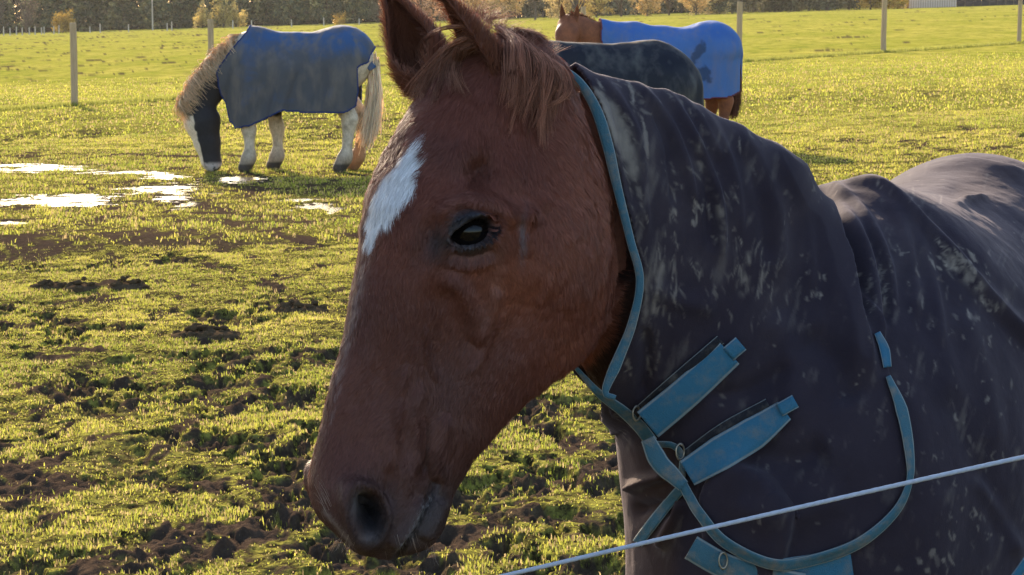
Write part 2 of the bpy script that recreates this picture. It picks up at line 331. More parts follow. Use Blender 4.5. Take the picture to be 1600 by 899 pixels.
# smooth the seam of cheek and neck, then sculpt
HVl, _, _ = head_disp(HVl, N0)
N1 = vnormals(HVl, HF)
HVl = HVl+N1*(fbm3(HVl, 55, 3, 3)*.0011)[:, None]
HVc = hl2c(HVl); HVw = camw(HVc); HPX, HPY = cpx(HVc)
HF = orient(HVw, HF); Nw = vnormals(HVw, HF)
cen = HVw.mean(0)
STAR = [(666, 208), (671, 237), (657, 270), (646, 303), (628, 312), (612, 333), (592, 357), (582, 385), (572, 380), (574, 340), (588, 303), (606, 268), (627, 250), (643, 226), (655, 210)]
def lerp(a, b, t): return a+(b-a)*np.asarray(t)[:, None]
C = lambda *c: np.array(c)
def headcol(P, px, py, L):
    n = len(P); c = np.tile(C(.165, .052, .034), (n, 1))
    c = lerp(c, C(.25, .084, .050), sst(-.2, .7, fbm3(P, 9, 5)))
    c = lerp(c, C(.125, .048, .038), .7*sst(0, .8, fbm3(P, 14, 8)))
    near = L[:, 2] > -.02
    def dk(cx, cy, rx, ry, ang, col, a): nonlocal c; c = lerp(c, C(*col), np.clip(blob(px, py, cx, cy, rx, ry, ang, a), 0, 1)*near)
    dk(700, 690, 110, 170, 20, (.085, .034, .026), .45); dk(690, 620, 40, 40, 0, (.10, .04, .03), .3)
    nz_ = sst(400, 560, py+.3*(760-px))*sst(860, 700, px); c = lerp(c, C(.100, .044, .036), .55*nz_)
    for pl_, w_, col_, a_ in (([(792, 345), (778, 400), (768, 470), (752, 520)], 11, (.26, .13, .10), .28), ([(738, 470), (732, 520), (735, 548)], 9, (.06, .028, .024), .3), ([(700, 318), (735, 305), (775, 318), (800, 345)], 8, (.26, .12, .10), .45), ([(655, 600), (648, 660), (652, 730)], 8, (.24, .12, .10), .35), ([(672, 650), (670, 700), (664, 745)], 6, (.05, .024, .02), .5), ([(640, 300), (650, 360), (645, 430)], 12, (.06, .026, .022), .4), ([(690, 640), (684, 700)], 9, (.25, .12, .10), .35)):  # sheen on facial ridges and shade in hollows painted into the coat
        c = lerp(c, C(*col_), np.clip(ridge(px, py, pl_, w_, a_)*(.75+.6*fbm3(P, 60, 12)), 0, 1)*near)
    ee, eu, et = eyee(px, py)
    c = lerp(c, C(.030, .026, .030), np.clip(1.25*np.exp(-((ee-1)/1.25)**2), 0, 1)*(ee < 6)*near)
    c = lerp(c, C(.20, .19, .20), .8*np.exp(-((ee-1.08)/.07)**2)*(et < -1)*near); dk(686, 372, 24, 30, 10, (.040, .032, .036), .9); dk(735, 390, 40, 16, -8, (.06, .045, .045), .7); dk(752, 262, 22, 24, 0, (.055, .024, .02), .5)  # includes painted wet highlight on lower lid and painted shade in temporal hollow
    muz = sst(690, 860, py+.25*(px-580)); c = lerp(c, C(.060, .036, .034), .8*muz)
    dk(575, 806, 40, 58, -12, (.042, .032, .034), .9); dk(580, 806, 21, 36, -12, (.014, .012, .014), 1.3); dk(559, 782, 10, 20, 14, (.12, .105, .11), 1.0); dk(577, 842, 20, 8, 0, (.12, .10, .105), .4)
    d, sdd, a = segd(px, py, dense([(680, 762), (660, 805), (646, 832), (622, 868)]))
    c = lerp(c, C(.075, .062, .062), .6*np.exp(-(d/13)**2)*near)
    c = lerp(c, C(.016, .012, .012), .9*np.exp(-(d/3.2)**2)*near); c = lerp(c, C(.26, .24, .24), .7*np.exp(-((sdd+4.5)/1.8)**2)*near*sst(.02, .12, a)*sst(.98, .9, a)*(d < 12))
    c = lerp(c, C(.065, .055, .056), .6*np.clip(blob(px, py, 676, 808, 20, 50, 25, 1.2), 0, 1)*near)
    dk(815, 365, 5, 38, 3, (.16, .13, .14), .75)
    # white star with a broken furry edge and the thin stripe under it
    J = np.stack([px*.22+py*.10, py*.05, px*0], 1)
    sd = polysd(px, py, STAR)+fbm3(J, .9, 2, 3)*7+fbm3(P, 260, 6, 2)*2
    c = lerp(c, C(.70, .70, .72), sst(3, -3, sd)*(nfront > .0))
    d, sdd, a = segd(px, py, dense([(578, 380), (565, 430), (552, 500), (530, 600), (512, 660)]))
    c = lerp(c, C(.32, .22, .20), .55*np.exp(-(d/6)**2)*sst(.1, .7, fbm3(J, 1.3, 9)+.5))
    d, sdd, a = segd(px, py, [(508, 800), (528, 822), (548, 848)])
    c = lerp(c, C(.30, .24, .23), .6*np.exp(-(d/4)**2))
    # neck, lighter and redder away from the face
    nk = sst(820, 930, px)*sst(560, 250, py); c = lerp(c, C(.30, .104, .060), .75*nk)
    c = lerp(c, C(.022, .012, .010), .92*sst(4, -8, polysd(px, py, [(968, 300), (962, 480), (946, 527), (908, 572), (880, 640), (1100, 640), (1100, 300)]))); c = lerp(c, C(.05, .022, .016), .55*sst(150, 60, py)*sst(820, 700, px))  # shade between cheek and hood painted dark into the neck colour
    return c
nfront = -(Nw@FW)
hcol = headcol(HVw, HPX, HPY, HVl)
# ---- materials
def furmat(name, rough=.62, scale=1.0, streak=(90, 90, 26)):
    m = Mat(name, rough, .25); a = m.attr('col'); co = m.coord(streak); n = m.noise(co, 3.0*scale, 5, .6, .3); n2 = m.noise(m.coord((1, 1, 1)), 40*scale, 3)
    f = m.ramp(n, [(.3, G(.72)), (.7, G(1.25))]); c = m.mix(1.0, a.outputs['Color'], f, 'MULTIPLY'); f2 = m.ramp(n2, [(.3, G(.85)), (.7, G(1.12))])
    m.col(m.mix(1.0, c, f2, 'MULTIPLY')); m.bump(n, .35, .004)
    return m
M_coat = furmat('short_horse_coat'); M_hair = Mat('hair', .5, .22); a = M_hair.attr('col'); M_hair.col(a.outputs['Color'])
M_hair.b.inputs['Transmission Weight'].default_value = 0
tr = M_hair.n('ShaderNodeBsdfTranslucent'); M_hair.l(a.outputs['Color'], tr.inputs[0]); ms = M_hair.n('ShaderNodeMixShader'); ms.inputs[0].default_value = .3
M_hair.l(M_hair.b.outputs[0], ms.inputs[1]); M_hair.l(tr.outputs[0], ms.inputs[2]); M_hair.l(ms.outputs[0], M_hair.nt.nodes['Material Output'].inputs[0])
# ---- ears (joined to the body mesh)
def ear(base, tip, openv, side, W, bend, nU=26, nV=28):
    base = np.array(base); tip = np.array(tip); o = np.array(openv, float); ax = tip-base; L = np.linalg.norm(ax); ax /= L
    o -= ax*(o@ax); o /= np.linalg.norm(o); sd = np.cross(ax, o); V = []; 
    for i in range(nU):
        u = i/(nU-1); wv = W*(math.sin(math.pi*min(1, (u*.88+.12))**.66)**1.0 if u < 1 else 0)*(1-.10*u)+.0010
        c = base+ax*L*u+o*bend*L*math.sin(u*math.pi)+sd*side*.06*L*u*u
        op = math.radians(62+58*(1-u)**1.5)             # half-angle closed by the shell, wider towards the root
        for j in range(nV):
            ph = (j/(nV-1)*2-1)*(math.pi-math.radians(70)*sst(0, .5, np.array(u)))
            V.append(c+sd*wv*math.sin(ph)-o*wv*.85*math.cos(ph))
    F = [[i*nV+j, i*nV+j+1, (i+1)*nV+j+1, (i+1)*nV+j] for i in range(nU-1) for j in range(nV-1)]
    V = np.array(V); F = np.array(F)
    return evalmesh(V, F, [('SOLIDIFY', dict(thickness=.0045, offset=0)), ('SUBSURF', dict(levels=1, render_levels=1))])
def cm(px, py, d): return np.array([(px-800)/FPX*d, (449.5-py)/FPX*d, d])
E1V, E1F = ear(cm(790, 176, 2.585), cm(696, -10, 2.50), (-.80, .0, -.62), 1, .027, -.03)
E2V, E2F = ear(cm(680, 138, 2.60), cm(593, -14, 2.62), (-.35, 0, -.95), -1, .033, -.02)
E1F = orient(camw(E1V), E1F); E2F = orient(camw(E2V), E2F)
def earcol(V):
    n = len(V); P = camw(V); c = np.tile(C(.085, .030, .020), (n, 1)); return lerp(c, C(.13, .045, .028), sst(-.2, .6, fbm3(P, 30, 4)))
# ---- the rest of the body, mostly under the rug
BD = np.array([.425, .905, 0.]); BD /= np.linalg.norm(BD); BL = np.array([BD[1], -BD[0], 0]); BP = np.array([.43, 2.98, 0])
B_s = [-.31, -.28, -.2, 0, .15, .5, .9, 1.1, 1.25, 1.31]
B_w = [.01, .12, .20, .258, .275, .30, .29, .24, .13, .01]; B_b = [.99, .88, .80, .76, .75, .73, .79, .85, .98, 1.1]; B_t = [1.05, 1.15, 1.26, 1.36, 1.408, 1.36, 1.405, 1.37, 1.25, 1.14]
def lut(x, X, Y):
    g = np.linspace(X[0], X[-1], 400); v = np.interp(g, X, Y); k = np.exp(-np.linspace(-2, 2, 31)**2); v = np.convolve(np.pad(v, 15, 'edge'), k/k.sum(), 'valid'); return np.interp(x, g, v)
def bodyfield(P, grow=0., drop=False):
    q = P-BP; s = q@BD; v = q@BL; z = P[..., 2]; w = lut(s, B_s, B_w)+grow; zb = lut(s, B_s, B_b)-grow; zt = lut(s, B_s, B_t)+grow
    zc = (zb+zt)/2; H = (zt-zb)/2
    if drop: z = np.maximum(z, zc-.05)
    u = (z-zc)/H; ww = w*(1-.12*np.clip(u, -1, 1)); F = (np.sqrt((v/ww)**2+u*u)-1)*np.minimum(H, w)
    return np.where((s < -.33-grow) | (s > 1.33+grow), np.maximum(F, .03), F)
def leg(P, x, l, pts):
    o = BP+BD*x+BL*l; r = None
    for (a, za, ra), (b, zb, rb) in zip(pts[:-1], pts[1:]):
        f = capsule(P, o+BD*a+np.array([0, 0, za]), o+BD*b+np.array([0, 0, zb]), ra, rb); r = f if r is None else smin(r, f, .02)
    return r
zG = gz(.5, 3.2)
FL = [(0, .95, .075), (.0, .70, .06), (.0, .48+zG, .045), (0, .42+zG, .045), (0, .14+zG, .03), (-.05, .05+zG, .04), (-.06, .02+zG, .055)]
HL = [(0, 1.0, .11), (-.08, .75, .09), (.06, .48+zG, .055), (.03, .40+zG, .04), (.02, .14+zG, .032), (-.03, .05+zG, .04), (-.04, .02+zG, .055)]
g = gridpts((-.02, 2.55, -.02), (1.25, 4.45, 1.56), .016).astype(float); f = smin(bodyfield(g, -.016), neckfield(wcam(g), -.016), .04)
for x, l in ((-.05, -.17), (-.02, .17)): f = smin(f, leg(g, x, l, FL), .05)
for x, l in ((1.0, -.15), (1.05, .15)): f = smin(f, leg(g, x, l, HL), .05)
f = np.where(neckpar(wcam(g))[0] < 60, np.maximum(f, .02), f)
RV, RF = surfnets(f, (-.02, 2.55, -.02), .016); del g, f
RV, RF = evalmesh(RV, RF, [('SMOOTH', dict(iterations=4)), ('SUBSURF', dict(levels=1, render_levels=1))])
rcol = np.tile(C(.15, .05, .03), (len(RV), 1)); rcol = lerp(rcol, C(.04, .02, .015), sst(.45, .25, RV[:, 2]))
# ---- assemble
horse = empty('horse', (.5, 3.3, gz(.5, 3.3)))
tag(horse, 'chestnut horse in the foreground with a white star and a dark hooded rug', 'horse')
allV = np.concatenate([HVw, camw(E1V), camw(E2V), RV]); o1 = len(HVw); o2 = o1+len(E1V); o3 = o2+len(E2V)
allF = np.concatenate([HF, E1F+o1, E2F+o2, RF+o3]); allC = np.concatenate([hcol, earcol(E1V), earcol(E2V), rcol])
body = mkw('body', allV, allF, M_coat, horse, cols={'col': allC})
EARV = np.concatenate([camw(E1V), camw(E2V)]); EARF = np.concatenate([E1F, E2F+len(E1V)])
hb = BVHTree.FromPolygons([tuple(v) for v in HVw], [tuple(int(k) for k in f) for f in HF])
def hit(bvh, px, py, dflt=None):
    d = pt(px, py, 1.0)-CP; L = np.linalg.norm(d); r = bvh.ray_cast(Vector(CP), Vector(d/L))
    return (r[3]/L) if r[0] is not None else dflt     # depth along the view axis
# eyeball
ed = hit(hb, *EC)+.0; ER = .0215
def uvsphere(c, r, nu=40, nv=24, sc=(1, 1, 1)):
    V = [np.array(c)+np.array([r*sc[0]*math.sin(t)*math.cos(p), r*sc[1]*math.sin(t)*math.sin(p), r*sc[2]*math.cos(t)]) for t in np.linspace(0.02, math.pi-.02, nv) for p in np.linspace(0, 2*math.pi, nu, endpoint=False)]
    F = [[i*nu+j, (i+1)*nu+j, (i+1)*nu+(j+1) % nu, i*nu+(j+1) % nu] for i in range(nv-1) for j in range(nu)]; return np.array(V), np.array(F)
M_eye = Mat('wet_dark_eye', .10, .20, (.004, .003, .003))
lidd = np.median([hit(hb, *p) for p in ((716, 334), (752, 328), (745, 384), (716, 386), (776, 352))])
ecc = wcam(pt(734, 362, lidd+ER-.0025)[None])[0]; ecl = c2hl(ecc)
for sg in (1, -1):
    l = ecl.copy(); l[2] *= sg; cw = camw(hl2c(l[None]))[0]; V, F = uvsphere(cw, ER); mkw('eye', V, F, M_eye, horse)
# ---- coat hair on the face and neck
def sample(V, F, n, wt=None):
    A = np.linalg.norm(np.cross(V[F[:, 2]]-V[F[:, 0]], V[F[:, 3]]-V[F[:, 1]]), axis=1)/2
    if wt is not None: A = A*wt
    i = RNG.choice(len(F), n, p=A/A.sum()); u, v = RNG.random((2, n, 1)); f = F[i]
    return (V[f[:, 0]]*(1-u)+V[f[:, 1]]*u)*(1-v)+(V[f[:, 3]]*(1-u)+V[f[:, 2]]*u)*v, i
def fur(V, F, N, Cc, n, flow, length, width, lift, facew=None, mask=None):
    P, i = sample(V, F, n, facew); Nn = N[F[i]].mean(1); Nn /= np.linalg.norm(Nn, axis=1, keepdims=True); cc = Cc[F[i, 0]]
    T = flow(P); T = T-Nn*(T*Nn).sum(1, keepdims=True); T /= np.maximum(np.linalg.norm(T, axis=1, keepdims=True), 1e-6)
    S = np.cross(Nn, T); j = (fbm3(P, 22, 31, 2)*.9+rnd(n, .14))[:, None]; T = T*np.cos(j)+S*np.sin(j); S = np.cross(Nn, T)
    cl = sst(-.5, .6, vnoise(P, 160, 5))[:, None]; l = length(P, n)[:, None]; lf = lift*(.4+1.2*RNG.random((n, 1))+.6*cl)
    w = width*(.7+.6*RNG.random((n, 1))); tip = P+T*l+Nn*l*lf; mid = P+T*l*.5+Nn*l*lf*.65; tw = rnd(n, .25)[:, None]
    S2 = S+Nn*tw; VV_ = np.stack([P-S2*w, P+S2*w, mid+S2*w*.8, mid-S2*w*.8, tip], 1).reshape(-1, 3); b = np.arange(n)[:, None]*5
    cc = cc*(.80+.42*RNG.random((n, 1))); return VV_, [b+np.array([[0, 1, 2, 3]]), b+np.array([[3, 2, 4]])], np.repeat(cc, 5, 0)
aaw = RT*aa[0]+UPV*aa[1]; DDw = RT*DD[0]+UPV*DD[1]+FW*DD[2]
def flow(P):
    px, py, _ = proj(P); t = aaw[None]*np.ones((len(P), 1)); ch = sst(700, 900, px)[:, None]; t = t-DDw*.35*ch
    nk = (sst(800, 900, px)*sst(620, 500, py))[:, None]; t = t*(1-nk)+nk*(RT*.55-UPV*.8)
    # round the eye
    dx, dy = px-EC[0], py-EC[1]; r = np.hypot(dx, dy)+1; k = np.exp(-(r/70)**2)[:, None]; rad = RT*(dx/r)[:, None]-UPV*(dy/r)[:, None]
    # forehead whorl above the eyes: hair runs up from it
    up = 0; t = t*(1-1.0*up)-up*(aaw*.4)+up*(RT*.5); return t+rad*k*1.2
def flen(P, n):
    px, py, _ = proj(P); l = .0075+.0035*RNG.random(n); l *= 1+.9*sst(350, 120, py)+.5*sst(820, 920, px); l *= 1-.6*sst(690, 780, py)
    j = polysd(px, py, STAR); l = np.where(j < 8, l*1.7, l); ee, eu, et = eyee(px, py); l *= sst(1.0, 3.2, ee)*.85+.15; jaw = blob(px, py, 770, 665, 130, 30, -42, 1.5); return l*(1+jaw)
fw = (nfront[HF].mean(1) > -.35).astype(float); ee, eu, et = eyee(*[x[HF].mean(1) for x in (HPX, HPY)]); fw *= (ee > 1.12)
u = (HPX[HF].mean(1)-574)/26; t = (HPY[HF].mean(1)-803)/42; fw *= (np.hypot(u, t) > .95); fw *= np.where(HPX[HF].mean(1) > 1010, 0, 1)
fV, fF, fC = fur(HVw, HF, Nw, hcol, 230000, flow, flen, .00042, .11, fw)
mkw('coat_hair', fV, fF, M_hair, horse, cols={'col': fC}, smooth=False)
EN = vnormals(EARV, EARF); eC = np.tile(C(.17, .065, .04), (len(EARV), 1))
V_, F_, C_ = fur(EARV, EARF, EN, eC, 26000, lambda P: np.tile(UPV-RT*.3, (len(P), 1)), lambda P, n: .008+.006*RNG.random(n), .0004, .45)
mkw('ear_hair', V_, F_, M_hair, horse, cols={'col': C_}, smooth=False)
# ---- forelock and mane: locks drawn as paths over the head, strands follow the surface
eb = BVHTree.FromPolygons([tuple(v) for v in np.concatenate([HVw, EARV])], [tuple(int(k) for k in f) for f in np.concatenate([HF, EARF+len(HVw)])])
def locks(name, specs, base, K=12):
    cur = []; rad = []; cc = []
    for path, n, spread, tipspread, dep, lift, r, tone in specs:
        P = dense(path, 5); i = np.linspace(0, len(P)-1, K); P = np.stack([np.interp(i, np.arange(len(P)), P[:, k]) for k in (0, 1)], 1)
        hs = []; last = dep
        for (x, y) in P:
            h = hit(eb, x, y, None); h = last if h is None or abs(h-last) > .12 else h; last = h; hs.append(h)
        hs = np.convolve(np.pad(hs, 2, 'edge'), [.1, .2, .4, .2, .1], 'valid')
        for _ in range(n):
            u = np.linspace(0, 1, K); sp = spread*(1-u)+tipspread*u; ox, oy = rnd(2); ph = RNG.random()*6; am = rnd(1)[0]*tipspread*.35; cut = .72+.33*RNG.random()
            uu = u*cut; x = np.interp(uu, u, P[:, 0])+ox*sp+am*np.sin(u*4+ph)*u; y = np.interp(uu, u, P[:, 1])+oy*sp*.7+am*.6*np.cos(u*5+ph)*u
            d = np.interp(uu, u, hs)-lift*(.3+RNG.random())*np.sin(np.clip(u*1.2+.15, 0, 1)*math.pi*.6)-.002
            cur.append(np.stack([pt(a, b, c_) for a, b, c_ in zip(x, y, d)])); rad.append(r*(.7+.6*RNG.random())*(1-.75*u)); cc.append(np.array(base)*tone*(.65+.8*RNG.random()))
    return tubes(name, np.array(cur), np.array(rad), M_hair, horse, np.array(cc))
hc = (.27, .115, .070)
locks('forelock', [
    ([(735, 40), (690, 45), (665, 62), (655, 90), (672, 106), (700, 104)], 22, 3, 2.5, 2.55, .012, .0004, 1.2),
    ([(745, 60), (720, 72), (700, 90), (680, 112), (660, 136), (648, 160)], 260, 9, 11, 2.56, .010, .0004, 1.05),
    ([(735, 70), (705, 95), (682, 118), (668, 138), (660, 158)], 160, 9, 8, 2.56, .010, .0004, .95),
    ([(715, 80), (710, 105), (716, 128), (728, 150)], 50, 5, 4, 2.54, .010, .0004, 1.0),
    ([(722, 70), (712, 100), (706, 125), (710, 148)], 90, 8, 7, 2.54, .008, .0004, .85),
    ([(740, 60), (715, 85), (700, 105), (690, 130), (676, 165)], 80, 9, 9, 2.56, .008, .0004, .8)], hc)
mn = []
for k in range(46):
    u = RNG.random(); rx, ry = 774+90*u, 40+60*u; tx, ty = 795+72*u+rnd(1)[0]*8, 128+60*math.sin(u*3.0)+rnd(1)[0]*16
    mn.append(([(rx, ry), (rx+22, ry+18), (rx+30-8*u+rnd(1)[0]*7, ry+52), (tx+rnd(1)[0]*8, ty+rnd(1)[0]*10)], 30, 3.5, 2+3*RNG.random(), 2.60-.02*u, .010+.016*RNG.random(), .00042, .7+.9*RNG.random()))
for k in range(34):
    u = k/33; rx, ry = 745+120*u, 24+80*u; mn.append(([(rx, ry), (rx-2+rnd(1)[0]*6, ry-10), (rx+12+rnd(1)[0]*10, ry-20-8*RNG.random())], 14, 4, 6, 2.62, .0, .0003, .95))
for (x0, y0, x1, y1, x2, y2) in ((830, 90, 850, 140, 862, 215), (800, 80, 812, 140, 790, 168), (815, 85, 845, 150, 852, 235), (790, 70, 790, 120, 782, 162), (845, 95, 868, 130, 866, 190)):
    mn.append(([(x0, y0), (x1, y1), (x2, y2)], 60, 5, 4, 2.58, .012, .0004, 1.05))
locks('mane', mn, (.34, .145, .09))
ls = []
for k in range(34):                                  # lashes on the upper lid
    u = k/33; x, y = 708+56*u, 351-12*math.sin(math.pi*min(1, u*1.05))-3*u; ls.append(([(x, y), (x-3+5*u, y+5), (x-8+12*u, y+10+5*RNG.random())], 2, .8, 1.0, lidd-.004, .010, .00028, .12))
locks('eyelashes', ls, (.2, .15, .12))
for grp in ((0,), (1,), (2,)):
  wk = []
  for k in range(46):                                  # whiskers on chin, lips and nose
    if k % 3 not in grp: continue
    x, y, dx, dy = [(500+RNG.random()*20, 770+RNG.random()*50, -14, -26), (600+RNG.random()*90, 862-RNG.random()*30, 8, 26), (520+RNG.random()*40, 830+RNG.random()*25, -8, 16)][k % 3]
    wk.append(([(x, y), (x+dx*.5, y+dy*.6), (x+dx*(.8+.6*RNG.random()), y+dy*(.8+.6*RNG.random()))], 1, 0, .1, 2.57, .008, .00022, 1.5))
  locks('whiskers', wk, (.25, .2, .17))
# ================================================================== RUG ON THE FOREGROUND HORSE
hr = .0062; lo = (.0, 2.56, .50); hi = (1.22, 4.36, 1.64)
g = gridpts(lo, hi, hr); q = wcam(g).astype(np.float32)
fn_ = neckfield(q, .012); fb = bodyfield(g, .014, True); f = smin(fn_, fb, .075).astype(np.float32); del fn_, fb, q, g
RGV, RGF = surfnets(f, lo, hr); del f
RGV = smoothmesh(RGV, RGF, 4)
q = wcam(RGV); s, t = neckpar(q); px, py, dep = proj(RGV); Zc = smtab(N_Z, s)
NEAR = dense([(872, 101), (905, 128), (932, 170), (950, 225), (965, 290), (985, 375), (1000, 438), (988, 505), (966, 562), (944, 612)], 8)
FAR = dense([(866, 101), (868, 300), (880, 520), (897, 572), (935, 612), (962, 634)], 8)
def edgex(E, y): y = np.clip(y, E[0, 1], E[-1, 1]); return np.interp(y, E[:, 1], E[:, 0])
def frontkeep(V):
    px, py, _ = proj(V); q = wcam(V); s, t = neckpar(q); z = q[:, 2]-smtab(N_Z, s)
    m = sst(-.02, .03, z); e = edgex(NEAR, py)*(1-m)+edgex(FAR, py)*m; return np.where(s < 330, px-e, 50)
def mid(V, F): return V[F].mean(1)
c = mid(RGV, RGF); sb = (c-BP)@BD
RGV, RGF, _ = keep(RGV, RGF, (frontkeep(c) > -6) & ((c[:, 2] > .62) | (sb < -.0)) & (c[:, 2] > .52))
RGV, RGF = evalmesh(RGV, RGF, [('SUBSURF', dict(levels=1, render_levels=1))])
N = vnormals(RGV, RGF); px, py, dep = proj(RGV); q = wcam(RGV); s, t = neckpar(q); wt = sst(-.05, .3, -(N@FW)); bs = (RGV-BP)@BD; 
UB = dense([(1063, 745), (1078, 772), (1094, 802), (1133, 846), (1202, 880), (1260, 877), (1339, 850), (1397, 802), (1421, 753), (1421, 704), (1409, 631), (1387, 587), (1376, 520), (1345, 440)], 8)
d = np.zeros(len(RGV)); isN = sst(.50, .38, bs)
R = lambda pl, w, a, **k: ridge(px, py, pl, w, a, **k)
# hood: lines falling from the crest
for pl, w, a in [
    ([(925, 118), (962, 165), (990, 225), (998, 300), (1003, 380)], 9, .005), ([(975, 130), (1030, 185), (1062, 250), (1082, 330)], 7, .005),
    ([(1000, 128), (1050, 180), (1090, 245), (1118, 330), (1122, 430)], 7, .006), ([(1030, 140), (1085, 200), (1120, 260)], 6, .004),
    ([(1060, 160), (1110, 215), (1140, 290), (1150, 380)], 9, .004), ([(1120, 185), (1175, 260), (1205, 350), (1215, 450)], 12, .004),
    ([(1180, 212), (1225, 290), (1250, 380), (1262, 480)], 12, .005), ([(940, 130), (960, 200), (985, 330)], 8, -.004), ([(1015, 165), (1040, 235), (1050, 330)], 9, -.005),
    ([(1150, 230), (1185, 320), (1195, 420)], 12, -.004), ([(1075, 220), (1100, 290), (1108, 400)], 9, -.004),
    ([(978, 768), (1010, 752), (1056, 738)], 9, .012), ([(985, 800), (1020, 792), (1060, 800)], 12, -.010), ([(1030, 860), (1050, 820), (1062, 780)], 9, .008), ([(1010, 440), (1060, 470), (1120, 480)], 16, .004), ([(1200, 480), (1230, 580), (1240, 680)], 22, .006), ([(1150, 700), (1230, 720), (1300, 700)], 24, -.010), ([(1100, 620), (1170, 610), (1240, 570)], 16, -.006),
    ([(1250, 520), (1300, 560), (1330, 640)], 22, -.008), ([(1130, 790), (1230, 800), (1330, 770)], 24, .006), ([(1000, 500), (1010, 560), (1000, 620)], 10, -.006)]:
    d += R(pl, w*1.0, a*1.55)*isN
# deep valley where the hood meets the withers, and pleats beyond it
d += R([(1222, 226), (1242, 250), (1270, 300), (1296, 360), (1320, 440), (1342, 530), (1362, 620)], 26, .020, sharp=1)*isN; d += R([(1250, 245), (1292, 310), (1318, 370), (1340, 450), (1356, 540)], 12, -.010)*isN
d += R([(1190, 230), (1235, 290), (1268, 360), (1290, 440), (1300, 520)], 13, .006)*isN
for pl, w, a in [
    ([(1290, 300), (1322, 340), (1352, 400), (1368, 480), (1372, 560)], 10, .007), ([(1285, 275), (1345, 330), (1385, 410), (1398, 500)], 8, .006),
    ([(1300, 330), (1335, 400), (1355, 500)], 9, -.006), ([(1340, 288), (1400, 340), (1425, 420), (1432, 520)], 9, .005), ([(1370, 300), (1420, 350), (1455, 430), (1470, 560)], 9, .004),
    ([(1345, 340), (1378, 420), (1388, 520)], 7, -.005), ([(1440, 420), (1480, 560), (1490, 700)], 18, .004), ([(1500, 470), (1540, 600), (1560, 720)], 16, .004),
    ([(1470, 600), (1520, 700), (1580, 860)], 20, -.006), ([(1520, 740), (1560, 800), (1595, 880)], 12, .006)]:
    d += R(pl, w, a*1.5)*isN
d += R([(1300, 276), (1380, 302), (1470, 392), (1540, 470), (1600, 530), (1650, 580)], 14, .020, sharp=-1)*isN
d += R([(1390, 312), (1450, 345), (1530, 415), (1680, 550)], 12, -.006)*isN
far = sst(.32, .42, bs)
for pl, w, a, sh in [
    ([(1380, 280), (1430, 264), (1500, 252), (1560, 260), (1620, 276)], 9, .009, 1), ([(1445, 332), (1490, 318), (1545, 306)], 8, .008, 1), ([(1470, 300), (1520, 288), (1570, 290), (1640, 300)], 16, -.004, 0),
    ([(1440, 330), (1500, 372), (1560, 420), (1640, 480)], 10, .010, -1), ([(1500, 345), (1560, 380), (1620, 420)], 14, -.008, 0)]:
    d += ridge(px, py, pl, w, a, sharp=sh)*far
d += fbm3(RGV*np.array([1, 1, .35]), 9, 41, 2)*.006+fbm3(RGV, 32, 44, 3)*.0016
# bib of the hood lies over the body rug
POLYU = [(1040, 700), (1063, 745)]+[tuple(p) for p in UB[2:]]+[(1300, 380), (1250, 270), (1150, 150), (900, 60), (850, 300), (960, 640)]
inb = polysd(px, py, POLYU); d += .009*sst(3, -3, inb)*isN; d = np.clip(d, -.022, .022)
V2 = RGV+N*(d*np.where(wt > 0, wt, .25*np.abs(wt)))[:, None]
# front edge of hood stands off the throat
e = frontkeep(RGV); V2 = V2+N*(.006*sst(40, 0, e)*(s < 330))[:, None]
c = mid(V2, RGF); ekeep = frontkeep(mid(RGV, RGF)) > 0; RGV2, RGF2, used = keep(V2, RGF, ekeep)
px, py, dep = proj(RGV2); N = vnormals(RGV2, RGF2)
# dirt: dried mud in streaks and smears, and scuffed crests of folds
P = RGV2; f1 = fbm3(np.stack([px*.028+py*.006, py*.010, px*0], 1), 1.0, 61, 4); f2 = fbm3(P, 30, 62, 4); f3 = fbm3(P, 90, 63, 3)
mud = np.zeros(len(P)); st = fbm3(np.stack([px*.11+py*.03, py*.022, px*0], 1), 1.0, 66, 4)
def smear(cx, cy, rx, ry, ang, a, th=.12, fld=None):
    global mud; b = np.clip(blob(px, py, cx, cy, rx, ry, ang, 1.35), 0, 1); fl = st*.65+f2*.35 if fld is None else fld; mud = np.maximum(mud, a*sst(th+.10, th+.30, fl+.45*(b-.62))*sst(.05, .4, b))
P1 = polysd(px, py, [(925, 135), (960, 165), (985, 215), (997, 285), (985, 265), (960, 225), (940, 175)]); mud = np.maximum(mud, 1.0*sst(5, -6, P1+f2*9+f3*6))
sr = np.random.default_rng(8)
def stroke(x0, y0, x1, y1, wd, a):
    global mud; bx, by = (x1-x0), (y1-y0); nxm, nym = (x0+x1)/2+sr.normal(0, 3), (y0+y1)/2+sr.normal(0, 3); m = (px > min(x0, x1)-12) & (px < max(x0, x1)+12) & (py > min(y0, y1)-12) & (py < max(y0, y1)+12)
    d_, s_, a_ = segd(px[m], py[m], [(x0, y0), (nxm, nym), (x1, y1)]); e = wd*np.sin(np.clip(a_, .02, .98)*math.pi)**.6*(.75+f2[m]*.9+f3[m]*.9); v = 1.15*a*sst(e+1.6, e-1.2, d_)*sst(-.55, .05, f3[m]+.3*f2[m]); mud[m] = np.maximum(mud[m], v)
